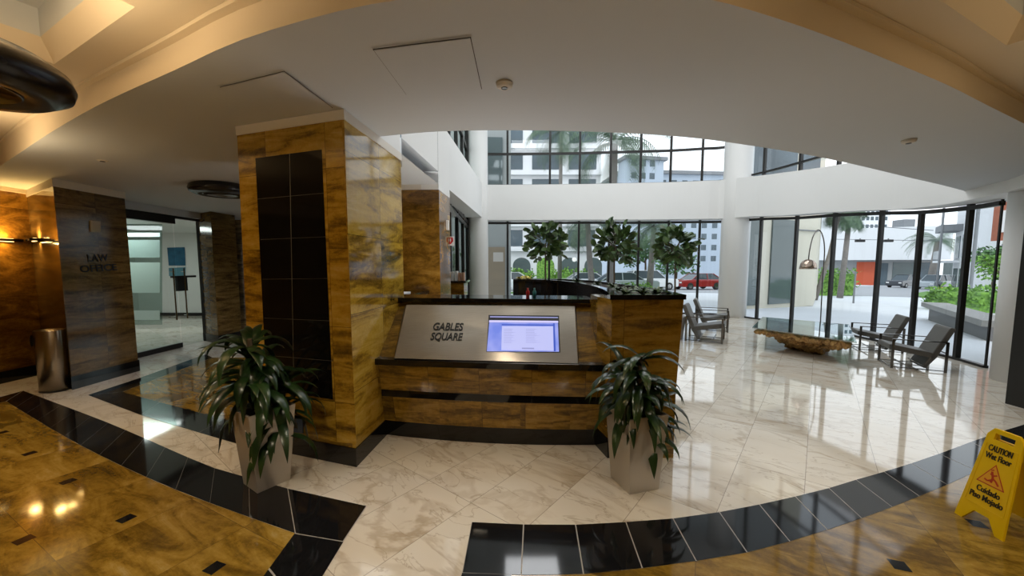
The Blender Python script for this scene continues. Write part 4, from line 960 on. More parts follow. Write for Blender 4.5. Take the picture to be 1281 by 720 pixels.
for i, (l_, rz_, s_, lab) in enumerate(spots):
    if i == 0: ch0.location = l_; ch0.rotation_euler = (0, 0, rz_); ch0.scale = (s_,) * 3; ch0['label'] = lab; ch0['group'] = grp
    else: dup(ch0, l_, rz_, s_, lab, grp)
# ------------------------------------------------------------------ driftwood table
tz = .42
tt = [G(941, 409, tz), G(1072, 427.5, tz), G(1062, 405.5, tz), G(954, 396, tz)]
tb_ = thing('coffee_table', 'glass topped coffee table on a gnarled driftwood root base', 'table', G(1010, 430))
gm = MB(); gm.prism([xy(p) for p in tt], tz - .018, tz); gm.build('glass_top', 'tabglass', tb_)
ctr = sum(tt, Vector()) / 4; ctr.z = 0
dw = MB(); random.seed(4)
ex_ = (tt[1] - tt[0]).normalized(); ey_ = (tt[3] - tt[0]).normalized(); Lh = (tt[1] - tt[0]).length / 2; fe = (tt[0] + tt[1]) / 2; fe.z = 0
def pt(u, v, z): return fe + ex_ * u + ey_ * v + Vector((0, 0, z))
def lump(c, r, rz_): 
    n = 14; vs = []; 
    prof = [(math.sin(PI * i / 8), -math.cos(PI * i / 8)) for i in range(9)]
    dw.lathe([(max(.0001, a * r), b_ * rz_) for a, b_ in prof], c, n)
lump(pt(.1, .9, .16), .32, .17); lump(pt(.25, .75, .14), .22, .15); lump(pt(-.2, .8, .2), .22, .12); lump(pt(.35, 1.0, .2), .26, .15); lump(pt(.0, 1.1, .2), .26, .15)
arms = []
for k in range(30):
    u0 = random.uniform(-.25, .5); v0 = random.uniform(.35, .8); u1 = random.uniform(-Lh + .05, Lh - .12); v1 = random.choice([random.uniform(.04, .25), random.uniform(.9, 1.15)])
    p_ = pt(u0 * .7, v0 + .25, random.uniform(.12, .25)); q_ = pt(u1, v1, random.uniform(.27, .37)); md = (p_ + q_) / 2 + Vector((random.uniform(-.1, .1), random.uniform(-.1, .1), random.uniform(-.05, .04)))
    dw.tube([p_, md, q_], [random.uniform(.07, .1), random.uniform(.045, .07), random.uniform(.025, .05)], 7)
for k in range(16):
    u = -Lh + .06 + (2 * Lh - .27) * k / 15; dw.tube([pt(u, .05 + random.uniform(0, .06), .36 + random.uniform(-.03, .02)), pt(u + .07, .08, .33), pt(u + .15, .06 + random.uniform(0, .08), .36)], [.04, .055, .035], 6)
    u2 = random.uniform(.0, .6); 
for k in range(7): dw.tube([pt(.2, .8, .15), pt(-.1 + .08 * k, .80, .08), pt(-.2 + .10 * k, .72, .03)], [.09, .06, .04], 7)
do = dw.build('driftwood_base', 'drift', tb_, smooth=True)
md_ = do.modifiers.new('remesh', 'REMESH'); md_.mode = 'VOXEL'; md_.voxel_size = .017; md_.use_smooth_shade = True
tx = bpy.data.textures.new('gnarl', 'CLOUDS'); tx.noise_scale = .09; tx.noise_depth = 4; dm_ = do.modifiers.new('gnarl', 'DISPLACE'); dm_.texture = tx; dm_.strength = .13; dm_.mid_level = .5
# arc lamp
al_ = thing('arc_floor_lamp', 'slim arc floor lamp with a domed metal shade behind the coffee table', 'floor lamp', (EX(1026, 8.75), 8.75, 0))
Ya = 8.75; arc = [AY(1026, 412, Ya), AY(1029, 352, Ya), AY(1031.5, 312, Ya), AY(1028.5, 293, Ya), AY(1023, 287.5, Ya), AY(1017, 296, Ya), AY(1013, 312, Ya), AY(1011.5, 324, Ya)]
arc[0].z = .03; MB().tube(smooth_line(arc, 40), .012, 8).build('arc_pole', 'chairmetal', al_, smooth=True)
MB().lathe([(.17, 0), (.17, .035), (.02, .04), (.0001, .04)], (arc[0].x, Ya, 0), 28).build('base', 'chairmetal', al_)
dc = arc[-1]; rr = .165; MB().lathe([(rr, -.225), (rr * .98, -.17), (rr * .88, -.10), (rr * .65, -.04), (rr * .3, -.005), (.0001, 0)], (dc.x, dc.y, dc.z), 28).build('shade', 'copper', al_, smooth=True)
# ------------------------------------------------------------------ pendants
def pendant(c, r, ztop, label, nrod=5):
    t = thing('pendant_lamp', label, 'pendant lamp', c, 'dark ring pendant lamps'); c = Vector(c)
    prof = [(.50, -.02), (.62, -.045), (.82, -.04), (.97, 0), (1., .045), (.96, .10), (.8, .155), (.6, .18), (.3, .19), (.0001, .19)]
    MB().lathe([(a * r, b_ * r / .34 * .75) for a, b_ in prof], c, 48).build('ring_shade', 'lampdark', t, smooth=True)
    MB().lathe([(.0001, -.01), (.3 * r, -.02), (.5 * r, -.012), (.52 * r, 0.0)], c, 40).build('lens', 'lens', t, smooth=True)
    MB().lathe([(.50 * r, -.016), (.53 * r, -.03), (.56 * r, -.03), (.56 * r, -.02)], c, 40).build('lens_ring', 'chairmetal', t, smooth=True)
    for k in range(nrod):
        rd = MB(); a = 2 * PI * k / nrod; o_ = Vector((.2 * r * math.cos(a), .2 * r * math.sin(a), 0)); rd.tube([c + o_ + Vector((0, 0, .06)), Vector((c.x, c.y, ztop)) + o_], .006, 6); rd.build('rod', 'rod', t)
    MB().lathe([(.3 * r, ztop - c.z - .03), (.3 * r, ztop - c.z)], c, 24).build('ceiling_rose', 'rod', t)
pendant((-2.14, 1.50, 2.31), .345, ZR + .0, 'dark ring pendant lamp hanging at the top left edge')
pendant((.66, .78, 2.36), .33, ZR, 'dark ring pendant lamp just above the centre of the hall')
pendant((-4.02, 5.4, 2.60), .36, 2.78, 'ring pendant lamp behind the golden pillar near the office doors', 6)
# ------------------------------------------------------------------ ceiling fittings
def hatch(pts, label):
    t = thing('access_hatch', label, 'hatch', G(*pts[0], ZS)); P_ = [G(x, y, ZS - .004) for x, y in pts]; c_ = sum(P_, Vector()) / 4; m_ = MB(); n = 4
    I_ = [c_ + (p - c_) * .965 for p in P_]; I_ = [Vector((p.x, p.y, ZS - .004)) for p in I_]
    for i in range(4): m_.add([P_[i], P_[(i + 1) % 4], I_[(i + 1) % 4], I_[i]], [(0, 1, 2, 3)]); 
    m_.build('rim', 'ceiling', t)
    MB().add([Vector((p.x, p.y, ZS - .009)) for p in [c_ + (p - c_) * .95 for p in P_]], [(0, 1, 2, 3)]).build('panel', 'ceiling', t)
    sl = MB(); J_ = [c_ + (p - c_) * .966 for p in P_]; K_ = [c_ + (p - c_) * .949 for p in P_]
    for i in range(4): sl.add([Vector((q.x, q.y, ZS - .0055)) for q in (J_[i], J_[(i + 1) % 4], K_[(i + 1) % 4], K_[i])], [(0, 1, 2, 3)])
    sl.build('shadow_gap', plain('gap_%d' % len(label), (.05, .045, .04), .8), t)
hatch([(463, 60), (591, 44), (605, 112), (507, 119)], 'square access hatch in the grey ceiling above the desk')
hatch([(272, 108), (356, 87), (419, 135), (330, 146)], 'access hatch in the ceiling in front of the golden pillar')
def detector(px, py, label, z=ZS):
    p = G(px, py, z - .001); t = thing('smoke_detector', label, 'detector', p); MB().lathe([(.035, -.03), (.05, -.022), (.055, 0)], p, 24).build('body', 'crown', t, smooth=True); MB().lathe([(.0001, -.036), (.02, -.034), (.022, -.028)], p, 16).build('sensor', 'frame', t)
detector(631, 104, 'round detector on the ceiling right of the square hatch'); detector(1137, 175, 'round detector on the ceiling above the right-hand armchairs'); detector(128, 198, 'round detector on the ceiling above the lettered pier', 2.715)
dl = G(224, 247, 2.71); t = thing('recessed_downlight', 'small glowing downlight in front of the glass office doors', 'downlight', dl)
MB().lathe([(.09, -.012), (.10, -.006), (.10, 0)], dl, 28).build('trim_ring', 'white', t); MB().lathe([(.0001, -.014), (.08, -.013)], dl, 28).build('lens', 'coolglow', t)
light('SPOT', dl + Vector((0, 0, -.03)), 60, (.85, .9, 1), .06, tgt=dl + Vector((0, 0, -2)), spot=110)
# unseen fill spots added to light the hall, no fittings built
for i, (x, y, e, c_) in enumerate(((-4.6, 2.2, 55, (1, .80, .56)), (-1.2, .3, 40, (1, .84, .62)), (2.0, .2, 26, (1, .87, .68)), (4.2, 1.6, 26, (1, .9, .74)), (-3.6, -1.2, 40, (1, .82, .6)), (.5, -2, 30, (1, .87, .68)))):
    if i == 0: pass
    light('SPOT', (x, y, ZR - .02), e * 4.2, c_, .12, tgt=(x, y, 0), spot=125, name='hall_fill_spot')
# ------------------------------------------------------------------ outdoors
gr = MB()
rings = [6, 14, 20, 30, 45, 70, 110, 170, 260, 420]; nA_ = 40
vs = []; 
for r in rings:
    for k in range(nA_ + 1):
        a = -.75 * PI / 2 + (.5 * PI * 1.9) * k / nA_; a = math.radians(-25 + 150 * k / nA_); x, y = r * math.cos(a), r * math.sin(a); vs.append((x, y, g(x, y)))
fs = [(i * (nA_ + 1) + k, (i + 1) * (nA_ + 1) + k, (i + 1) * (nA_ + 1) + k + 1, i * (nA_ + 1) + k + 1) for i in range(len(rings) - 1) for k in range(nA_)]
fs = fs  # outer terrain starts beyond the glass
vs2 = [(x, y, g(x, y)) for x in range(-60, 8, 4) for y in ()]
gr.add(vs, fs); st(gr, 'ground', 'concrete')
def patch(poly, mat, name, dz=.02, grid=3.):
    o_ = cdt(poly, zf=lambda x, y: g(x, y) + dz, grid=grid, up=True); return st(o_, name, mat)
def EG(px, py):                          # ray to sloping ground
    d = ray(px, py); lo, hi = 5., 400.
    for _ in range(50):
        m_ = (lo + hi) / 2; p = EYE + d * (m_ / d.y)
        if p.z > g(p.x, p.y): lo = m_
        else: hi = m_
    return EYE + d * (lo / d.y)
patch([(-40, 29), (12, 29), (30, 26), (44, 20), (52, 14), (70, 22), (60, 34), (52, 46), (72, 58), (66, 64), (40, 50), (20, 44), (-40, 44)], 'asphalt', 'road')
patch([xy(EG(*p)) for p in ((1143, 368), (1160, 365), (1212, 371), (1212, 378), (1150, 372))], 'lawn', 'ground_verge', .08, 1.5)
patch([(-6, 26), (11, 25), (12, 28), (-6, 28.6)], 'lawn', 'ground_verge', .06)
patch([(-20, 46), (8, 46), (8, 49), (-20, 49)], 'lawn', 'ground_verge', .06)
def building(name, label, A, B, depth, z0, z1, wall, wins, glassm, roof=None, dv=None):
    """facade from A to B (left to right as seen), depth away; wins: list of (u0,u1,z0,z1) in metres"""
    A = Vector((*A, 0)); B = Vector((*B, 0)); t = (B - A).normalized(); n_ = Vector((-t.y, t.x, 0)); n_ = n_ if n_.dot(A) > 0 else -n_
    th = thing(name, label, 'building', (A.x, A.y, z0)); L = (B - A).length
    D_ = Vector((*dv, 0)) if dv else n_ * depth
    MB().prism([xy(A), xy(B), xy(B + D_), xy(A + D_)], z0, z1).build('walls', wall, th)
    for w in wins:
        u0, u1, a, b_ = w[:4]; mm = w[4] if len(w) > 4 else glassm
        m_ = MB(); p = A + t * u0 - n_ * .06; q = A + t * u1 - n_ * .06; m_.prism([xy(p), xy(q), xy(q + n_ * .08), xy(p + n_ * .08)], a, b_); m_.build('window', mm, th)
    if roof: MB().prism([xy(A - t * .8 - n_ * .8), xy(B + t * .8 - n_ * .8), xy(B + t * .8 + n_ * depth), xy(A - t * .8 + n_ * depth)], z1, z1 + roof).build('roof', 'roof', th)
    return th, A, t, n_
def grid_w(u0, u1, nu, w, zz, h): return [(u0 + (u1 - u0) * (i + .5) / nu - w / 2, u0 + (u1 - u0) * (i + .5) / nu + w / 2, z, z + h) for i in range(nu) for z in zz]
# white apartment block across the street
th, A_, t_, n_ = building('apartment_block', 'white apartment block with arcade and wide windows across the street', (-24, 46), (10.4, 46), 12, -1.2, 26, 'bwhite', grid_w(0, 34.4, 8, 3.2, (3.9, 6.9, 9.8, 12.8, 15.8, 18.8), 1.9), 'bglass')
for k in range(12):                      # arcade arches
    u = 1.3 + k * 2.85; ar = []
    for j_ in range(13): a = PI * j_ / 12; ar.append((u + 1.05 - 1.05 * math.cos(a), 1.6 + .95 * math.sin(a)))
    ar = [(u, -.9)] + ar + [(u + 2.1, -.9)]
    MB().add([A_ + t_ * a - n_ * .05 + Vector((0, 0, b_)) for a, b_ in ar], [tuple(range(len(ar)))]).build('arch', 'bglassd' if k % 3 else 'hedge', th)
for z in (3.3, 6.2, 9.2, 12.1, 15.1): MB().prism([xy(A_ - n_ * .5), xy(A_ + t_ * 34.4 - n_ * .5), xy(A_ + t_ * 34.4), xy(A_)], z, z + .35).build('balcony_band', 'bwhite', th)
# distant hotel
building('hotel', 'distant pale grey hotel with rows of small windows', (34, 121), (78, 125), 20, -3, 30, 'bhotel', grid_w(1, 43, 12, 1.7, (3, 6.5, 10, 13.5, 19.5, 23, 26.5), 1.7), 'bglass', 1.0)
th, A_, t_, n_ = building('hotel_tower', 'square hotel tower with overhanging roof beside the distant hotel', (32.5, 112), (44, 114), 5, -3, 31.8, 'bhotel', grid_w(1, 9.5, 3, 1.6, (19.5, 23, 26.5, 30), 1.7), 'bglass', .9)
# beige wing close by on the right
def uu(px, py=378, A=None): return None
wA = (EX(928, 15.2), 15.2); wB = (EX(1019, 17.2), 17.2)
wl_ = math.hypot(wB[0] - wA[0], wB[1] - wA[1])
th, A_, t_, n_ = building('neighbouring_wing', 'beige stucco building wing with tall dark glazing just outside', wA, wB, 7, -.2, 11, 'bbeige', [(.05, .62 * wl_ * .32, .0, 3.4, 'bglassd'), (wl_ * .34, wl_ * .66, .0, 3.5, 'bglassd'), (.05, wl_ * .62, 4.6, 7.6, 'bglass'), (wl_ * .70, wl_ * .95, 5.2, 7.2, 'bglass')], 'bglassd', dv=(4.6, 5.6))
MB().prism([xy(A_ + t_ * (wl_ * .67) - n_ * .08), xy(A_ + t_ * wl_ - n_ * .08), xy(A_ + t_ * wl_), xy(A_ + t_ * wl_ * .67)], 3.1, 3.14).build('joint_line', 'roof', th)
# left wing seen through the far left panes
building('grey_annex', 'grey building wall seen through the far left window panes', (-4.5, 16.5), (-.05, 16.8), 5, -.2, 12, plain('grey_render', (.36, .38, .37), .7), [(3.0, 4.2, 0, 2.4, plain('tan_panel', (.35, .28, .2), .6)), (3.2, 4.1, 4.8, 7, 'bglassd')], 'bglassd')
# low white store with orange front
th, A_, t_, n_ = building('corner_store', 'long low white store with an orange entrance across the junction', (EX(1022, 66), 66), (EX(1172, 60), 60), 16, -2.2, 4.4, plain('grey_storefront', (.30, .31, .31), .6), [(5.2, 7.8, -2.0, 2.2, 'orange'), (8.2, 9.2, -1.9, 2.0, 'bglass'), (9.8, 12.6, -1.9, 2.1, 'bglassd'), (13.0, 15.4, -1.9, 2.1, 'bglass'), (15.8, 18.4, -1.9, 2.1, 'bglassd')], 'bglass')
L_ = math.hypot(EX(1172, 60) - EX(1022, 66), 6)
MB().prism([xy(A_ - t_ * .5 - n_ * 1.8), xy(A_ + t_ * (L_ + .5) - n_ * 1.8), xy(A_ + t_ * (L_ + .5) + n_ * 16), xy(A_ - t_ * .5 + n_ * 16)], 2.5, 7.6).build('canopy', 'bwhite', th)
MB().box((EX(1131, 64) - .8, 64, 7.6), (EX(1131, 64) + 1, 66, 9.2)).build('rooftop_unit', 'roof', th)
building('office_tower', 'distant white office tower with a grid of windows', (EX(1058, 150), 150), (EX(1107, 150), 150), 20, -4, 27, 'bwhite', grid_w(.6, 14.6, 8, 1.1, (10, 13, 16, 19, 22, 24.6), 1.4), 'bglass')
# right building with balconies
th, A_, t_, n_ = building('balcony_building', 'white building with balconies and a red brick corner at the right', (EX(1190, 44), 44), (EX(1246, 30), 30), 14, -1.6, 13, 'bwhite', [(1.0, 3.2, -1.2, 1.3, 'bglassd'), (4.2, 6., -1.2, 1.3, 'bglassd'), (1, 3.2, 2.4, 4.8, 'bglass'), (4.5, 6.2, 2.4, 4.8, 'bglass'), (9, 11, -1, 4.6, 'bwhite')], 'bglass')
MB().prism([xy(A_ - n_ * 1.6), xy(A_ + t_ * 4 - n_ * 1.6), xy(A_ + t_ * 4), xy(A_)], 1.9, 2.15).build('balcony_slab', 'bwhite', th)
MB().prism([xy(A_ - n_ * 1.6), xy(A_ + t_ * 4 - n_ * 1.6), xy(A_ + t_ * 4 - n_ * 1.5), xy(A_ - n_ * 1.5)], 2.15, 3.2).build('balcony_rail', 'bglass', th)
MB().prism([xy(A_ - n_ * 1.6), xy(A_ + t_ * 4 - n_ * 1.6), xy(A_ + t_ * 4), xy(A_)], 5.3, 6.0).build('balcony_slab', 'roof', th)
Lb = math.hypot(EX(1190, 44) - EX(1246, 30), 14)
building('brick_building', 'red brick building with white sash windows at the far right', (EX(1234, 24), 24), (EX(1282, 22), 22), 8, -1.2, 9, 'brick', [(.5, 1.1, 3.6, 4.9, 'bwhite'), (1.5, 2.2, 3.6, 4.9, 'bwhite'), (.0, 2.3, -1.0, 3.1, 'bwhite'), (.7, 1.3, 1.4, 2.9, 'bglass')], 'bglass')
# vegetation
def blob_tree(name, base, H, cr, ch_, label, seed, mat='tree', n=900, ls=.3, trunk=.14, group='street trees beyond the glass', multi=6):
    random.seed(seed); base = Vector(base); t = thing(name, label, 'tree', base, group)
    tr = MB(); cc_ = base + Vector((0, 0, H - ch_)); tr.tube([base, base + Vector((.1, 0, (H - ch_) * .5)), cc_ + Vector((0, 0, ch_ * .5))], [trunk, trunk * .8, trunk * .3], 8); lv = MB(); cl = []
    for k in range(multi): d = rnd_dir(-.5, 1); c_ = cc_ + Vector((d.x * cr * .55, d.y * cr * .55, d.z * ch_ * .55)); cl.append(c_); tr.tube([cc_ - Vector((0, 0, ch_ * .4)), c_], [trunk * .4, trunk * .15], 5)
    tr.build('trunk', 'bark', t)
    for k in range(n):
        c_ = random.choice(cl); d = rnd_dir(-1, 1); p = c_ + Vector((d.x * cr * .5, d.y * cr * .5, d.z * ch_ * .5)) * random.uniform(.5, 1) ** .5
        ovleaf(lv, p, rnd_dir(-.7, .8), rnd_dir(.1, 1), ls * random.uniform(.6, 1.2), ls * .5)
    lv.build('crown', mat, t); return t
def palm(base, H, label, seed, lean=(0, 0), L=2.6, nf_=24, tr_r=.17):
    random.seed(seed); base = Vector(base); t = thing('palm_tree', label, 'tree', base, 'palm trees outside'); top = base + Vector((lean[0], lean[1], H))
    MB().tube([base, base.lerp(top, .5) + Vector((lean[0] * .1, 0, 0)), top], [tr_r, tr_r * .85, tr_r * .7], 10).build('trunk', 'palmbark', t, smooth=True)
    lv = MB()
    for k in range(nf_):
        az = 2 * PI * k / nf_ + random.uniform(-.2, .2); el = random.uniform(-.3, 1.1); p = top.copy(); n = 12
        for i in range(n):
            d = Vector((math.cos(az) * math.cos(el), math.sin(az) * math.cos(el), math.sin(el))); q_ = p + d * L / n; side = Vector((-math.sin(az), math.cos(az), 0))
            lv.add([p, q_, q_ + Vector((0, 0, .03)), p + Vector((0, 0, .03))], [(0, 1, 2, 3)])
            ll = .75 * math.sin(PI * (i + 1.2) / (n + 1.5)) + .1
            for sg_ in (-1, 1):
                for h_ in (0, .5): o_ = p.lerp(q_, h_); e = o_ + side * sg_ * ll * .7 + d * ll * .5 - Vector((0, 0, ll * .45)); lv.add([o_, o_ + d * .06, e], [(0, 1, 2)])
            p = q_; el -= 2.0 / n
    lv.build('fronds', 'palm', t); return t
palm((EX(763, 19), 19, g(6, 19)), 7.6, 'tall palm whose trunk stands in the middle of the upper windows', 31, (.1, 0), 3.0, 26, .2)
palm((EX(742, 23), 23, g(5, 23)), 4.6, 'palm with spreading fronds behind the middle fig tree', 32, (-.4, 0), 2.4, 22, .2)
palm((EX(812, 25), 25, g(9, 25)), 4.4, 'palm with a thick trunk behind the right-hand fig tree', 33, (.2, 0), 2.4, 22, .22)
palm((EX(1021, 21.5), 21.5, g(17, 21)), 5.2, 'leaning palm beside the beige building wing', 34, (1.1, 0), 1.3, 16, .12)
palm((EX(1052, 24), 24, g(20, 24)), 5.2, 'straight pale palm rising from the hedge', 35, (.25, 0), 1.3, 16, .17)
palm((EX(1163, 52), 52, g(56, 52)), 6.2, 'palm standing beside the parked silver car', 36, (.6, 0), 4.2, 30, .42)
palm((EX(700, 27), 27, g(3, 27)), 11., 'palm with drooping fronds in front of the white apartment block', 37, (0, 0), 3.2, 24, .16)
blob_tree('street_tree', (EX(806, 39), 39, g(13, 39)), 5.6, 2.6, 2.2, 'green tree on the verge behind the parked white cars', 41, n=900, ls=.4)
blob_tree('street_tree', (EX(845, 44), 44, g(19, 44)), 5., 2.5, 2.1, 'green tree on the verge behind the red car', 42, n=500, ls=.5)
blob_tree('round_tree', (EX(1240, 22), 22, g(27, 22)), 3.3, 1.0, .9, 'clipped tree with rounded crown by the brick building', 43, 'tree', 700, .22, .07)
blob_tree('round_tree', (EX(1252, 20), 20, g(25, 20)), 3.0, 1.0, 1.0, 'lower bright green bush tree at the right glass edge', 44, 'hedge', 700, .22, .07)
def hedge(c, sx_, sy_, h, rot, label, seed, n, ls=.22, mat='hedge'):
    random.seed(seed); m_ = MB(); c = Vector(c); R_ = Matrix.Rotation(rot, 3, 'Z')
    core = MB()
    m_.box((-sx_ / 2 * .85, -sy_ / 2 * .85, 0), (sx_ / 2 * .85, sy_ / 2 * .85, h * .8)); m_.v = [tuple(c + R_ @ Vector(v)) for v in m_.v]
    for k in range(n):
        d = rnd_dir(0, 1); p = c + R_ @ Vector((random.uniform(-.5, .5) * sx_, random.uniform(-.5, .5) * sy_, h * random.uniform(.15, 1) * (.8 + .2 * math.sin(k)))); ovleaf(m_, p, rnd_dir(-.1, 1), rnd_dir(.1, 1), ls * random.uniform(.6, 1.3), ls * .5)
    return tag(m_.build('hedge', mat), label, 'hedge')
hp = EG(1047, 370); hedge((hp.x, hp.y + 1.3, g(hp.x, hp.y)), 3.4, 2.4, 1.9, .1, 'bright green hedge behind the arc lamp outside', 51, 1600)
hp2 = hp; hedge((hp.x - .3, hp.y + 4.4, g(hp.x, hp.y)), 3., 2.4, 3.0, .1, 'taller loose shrub behind the bright green hedge', 54, 900, .3, 'tree')
hp = EG(1246, 393); hedge((hp.x + .6, hp.y + 1.2, g(hp.x, hp.y)), 2.6, 1.8, 1.0, -.5, 'green shrubs in the raised bed behind the stone bench', 52, 1300, .2)
hedge((EX(770, 24.5), 24.5, g(6, 24.5)), 4.5, 1.4, .75, 0, 'low bright shrubs at the foot of the palms', 53, 1200)
hedge((-1.0, 44.4, g(-1, 45)), 7, 1.0, 1.9, 0, 'green hedge in front of the white arcade, left part', 55, 900, .4)
hedge((7.2, 44.4, g(7, 45)), 5, 1.0, 1.9, 0, 'green hedge in front of the white arcade, right part', 56, 700, .4)
hedge((-2.2, 11.9, 0), .8, 4.0, 2.2, 0, 'dark green hedge outside the narrow left-hand windows', 57, 900, .2, 'tree')
# stone bench
ba = EG(1184, 400); bb2 = EG(1250, 420)
bt = thing('stone_bench', 'long low concrete bench outside the right-hand glass', 'bench', ba); bd_ = (bb2 - ba); bd_.z = 0; bl = bd_.length; bd_.normalize(); bn = Vector((-bd_.y, bd_.x, 0)); bn = bn if bn.y > 0 else -bn
MB().prism([xy(ba), xy(ba + bd_ * bl * 1.3), xy(ba + bd_ * bl * 1.3 + bn * .6), xy(ba + bn * .6)], .26, .40).build('slab', plain('weathered_concrete', (.33, .32, .30), .8, nz=.15), bt)
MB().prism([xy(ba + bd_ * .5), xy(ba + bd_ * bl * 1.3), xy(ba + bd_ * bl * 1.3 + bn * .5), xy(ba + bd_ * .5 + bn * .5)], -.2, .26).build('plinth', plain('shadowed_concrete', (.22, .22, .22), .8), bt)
# cars
def make_car(label, paint, suv=False, seed=0):
    t = thing('parked_car', label, 'car', (0, 0, 0)); L = 4.5; hw = .88; r = .33; H = 1.68 if suv else 1.45; bl_ = .95 if suv else .88
    prof = [(-L / 2, .35), (-L / 2, bl_ - .12), (-L / 2 + .1, bl_), (-1.15, bl_ + .06), (1.75 if suv else 1.6, bl_ + .05), (L / 2 - .05, bl_ - .05), (L / 2, .45), (L / 2 - .05, .28), (-L / 2 + .1, .28)]
    m_ = MB(); n = len(prof)
    vs = [(x, s_ * (hw - (.06 if z > bl_ - .02 else 0)), z) for s_ in (-1, 1) for x, z in prof]
    m_.add(vs, [tuple(range(n)), tuple(range(n, 2 * n))[::-1]] + [(i, i + n, (i + 1) % n + n, (i + 1) % n) for i in range(n)]); m_.build('body', paint, t, bevel=.04)
    cab = [(-1.2, bl_ + .03), (-.45, H - .06), (-.2, H), (.95, H), (1.25 if not suv else 1.75, H - .1), (1.95 if not suv else 2.1, bl_ + .03)]; n = len(cab)
    c_ = MB(); vs = [(x, s_ * (hw - .08 - (z - bl_) * .28), z) for s_ in (-1, 1) for x, z in cab]
    c_.add(vs, [tuple(range(n)), tuple(range(n, 2 * n))[::-1]] + [(i, i + n, (i + 1) % n + n, (i + 1) % n) for i in range(n)]); c_.build('glasshouse', 'carglass', t)
    rf = MB(); rf.box((-.35, -hw + .24, H - .02), (1.2 if not suv else 1.6, hw - .24, H + .02)); 
    for s_ in (-1, 1):
        rf.bar((-1.15, s_ * (hw - .09), bl_ + .05), (-.38, s_ * (hw - .22), H - .0), .05); rf.bar((.45, s_ * (hw - .08), bl_ + .05), (.45, s_ * (hw - .23), H), .06); rf.bar((cab[-1][0], s_ * (hw - .09), bl_ + .04), (cab[-2][0] - .1, s_ * (hw - .22), H - .02), .06)
    rf.build('roof', paint, t)
    for x in (-1.4, 1.35):
        for s_ in (-1, 1):
            w_ = MB(); pr = [(.0001, -.1), (.2, -.1), (r - .02, -.1), (r, -.07), (r, .07), (r - .02, .1), (.2, .1), (.0001, .1)]
            w_.lathe(pr, (0, 0, 0), 20); w_.v = [(v[0] + x, v[2] + s_ * (hw - .08), v[1] + r) for v in w_.v]; wo = w_.build('wheel', 'tyre', t)
            h_ = MB().lathe([(.0001, 0), (.19, 0)], (0, 0, 0), 14); h_.v = [(v[0] + x, s_ * (hw + .025), v[1] + r) for v in h_.v]; h_.build('hubcap', 'chrome', t)
    ln2 = MB(); ln2.box((-L / 2 - .01, -hw + .1, .62), (-L / 2 + .1, -hw + .4, .76)); ln2.box((-L / 2 - .01, hw - .4, .62), (-L / 2 + .1, hw - .1, .76)); ln2.build('headlamps', 'white', t)
    return t
def put(o, px, Y, rz): X_ = EX(px, Y); o.location = (X_, Y, g(X_, Y) + .02); o.rotation_euler = (0, 0, rz)
put(make_car('white car half hidden by the dark counter, leftmost outside', 'carwhite'), 632, 31, .03)
put(make_car('white car behind the low shrubs left of the middle palm', 'carwhite'), 727, 34, .06)
put(make_car('silver sedan in front of the white cars at the kerb', 'carsilver'), 782, 28.5, PI + .05)
put(make_car('white suv parked right of the tree trunk', 'carwhite', True), 812, 33.5, PI + .1)
put(make_car('red car parked near the white round column', 'carred'), 872, 35, .25)
put(make_car('dark suv parked in front of the corner store', 'cardark', True), 1131, 50, .35)
put(make_car('silver suv parked beside the grass verge', 'carsilver', True), 1170, 45, .35)
# hydrant, poles, signals
hy = EG(1176, 372); t = thing('fire_hydrant', 'yellow fire hydrant on the grass verge', 'hydrant', hy)
k_ = 1.5; MB().lathe([(.14 * k_, 0), (.14 * k_, .05), (.10 * k_, .06), (.10 * k_, .5), (.13 * k_, .52), (.12 * k_, .6), (.05 * k_, .72), (.0001, .74)], hy, 16).build('body', 'hydrant', t, smooth=True)
MB().bar(hy + Vector((-.25, 0, .42)), hy + Vector((.25, 0, .42)), .12).build('side_caps', 'hydrant', t)
def pole(px, Y, h, r, name, label, mat='roof', lean=0):
    X_ = EX(px, Y); return tag(MB().tube([(X_, Y, g(X_, Y)), (X_ + lean, Y, g(X_, Y) + h)], r, 10).build(name, mat), label, 'pole')
pole(1172.5, 42, 9.4, .10, 'utility_pole', 'thin dark utility pole behind the silver suv')
pole(1215, 20, 7, .07, 'sign_post', 'slim grey post in front of the white balcony building')
pole(1069.5, 19.5, 1.6, .04, 'bollard', 'short dark bollard at the right end of the hedge')
wy = 50; zz_ = AY(1072, 300, wy).z
wire = MB(); wire.tube([(EX(1040, wy), wy, AY(1040, 299, wy).z), (EX(1172, wy), wy, AY(1172, 301, wy).z)], .04, 6); tag(wire.build('span_wire', 'roof'), 'horizontal wire carrying the traffic signals across the junction', 'wire')
wire = MB(); wire.tube([(EX(1040, wy), wy + 1, AY(1040, 279, wy + 1).z), (EX(1172, wy), wy + 1, AY(1172, 288, wy + 1).z)], .05, 6); tag(wire.build('overhead_wire', 'roof'), 'upper sagging wire above the traffic signals', 'wire')
for px, lab in ((1072, 'dark traffic signal hanging from the wire, in front of the orange entrance'), (1107, 'dark traffic signal hanging from the wire, over the middle of the store')):
    p = Vector((EX(px, wy), wy, AY(px, 301, wy).z)); t = thing('traffic_signal', lab, 'traffic signal', p, 'traffic signals'); MB().box(p + Vector((-.55, -.2, -.17)), p + Vector((.55, .2, .17))).build('housing', 'frame', t, bevel=.06)
    MB().bar(p + Vector((0, 0, .17)), p + Vector((0, 0, .3)), .08).build('bracket', 'frame', t)
lpx = EX(718, 24); lpst = thing('globe_street_lamp', 'street lamp with a white globe in front of the hedge', 'street lamp', (lpx, 24, g(lpx, 24)))
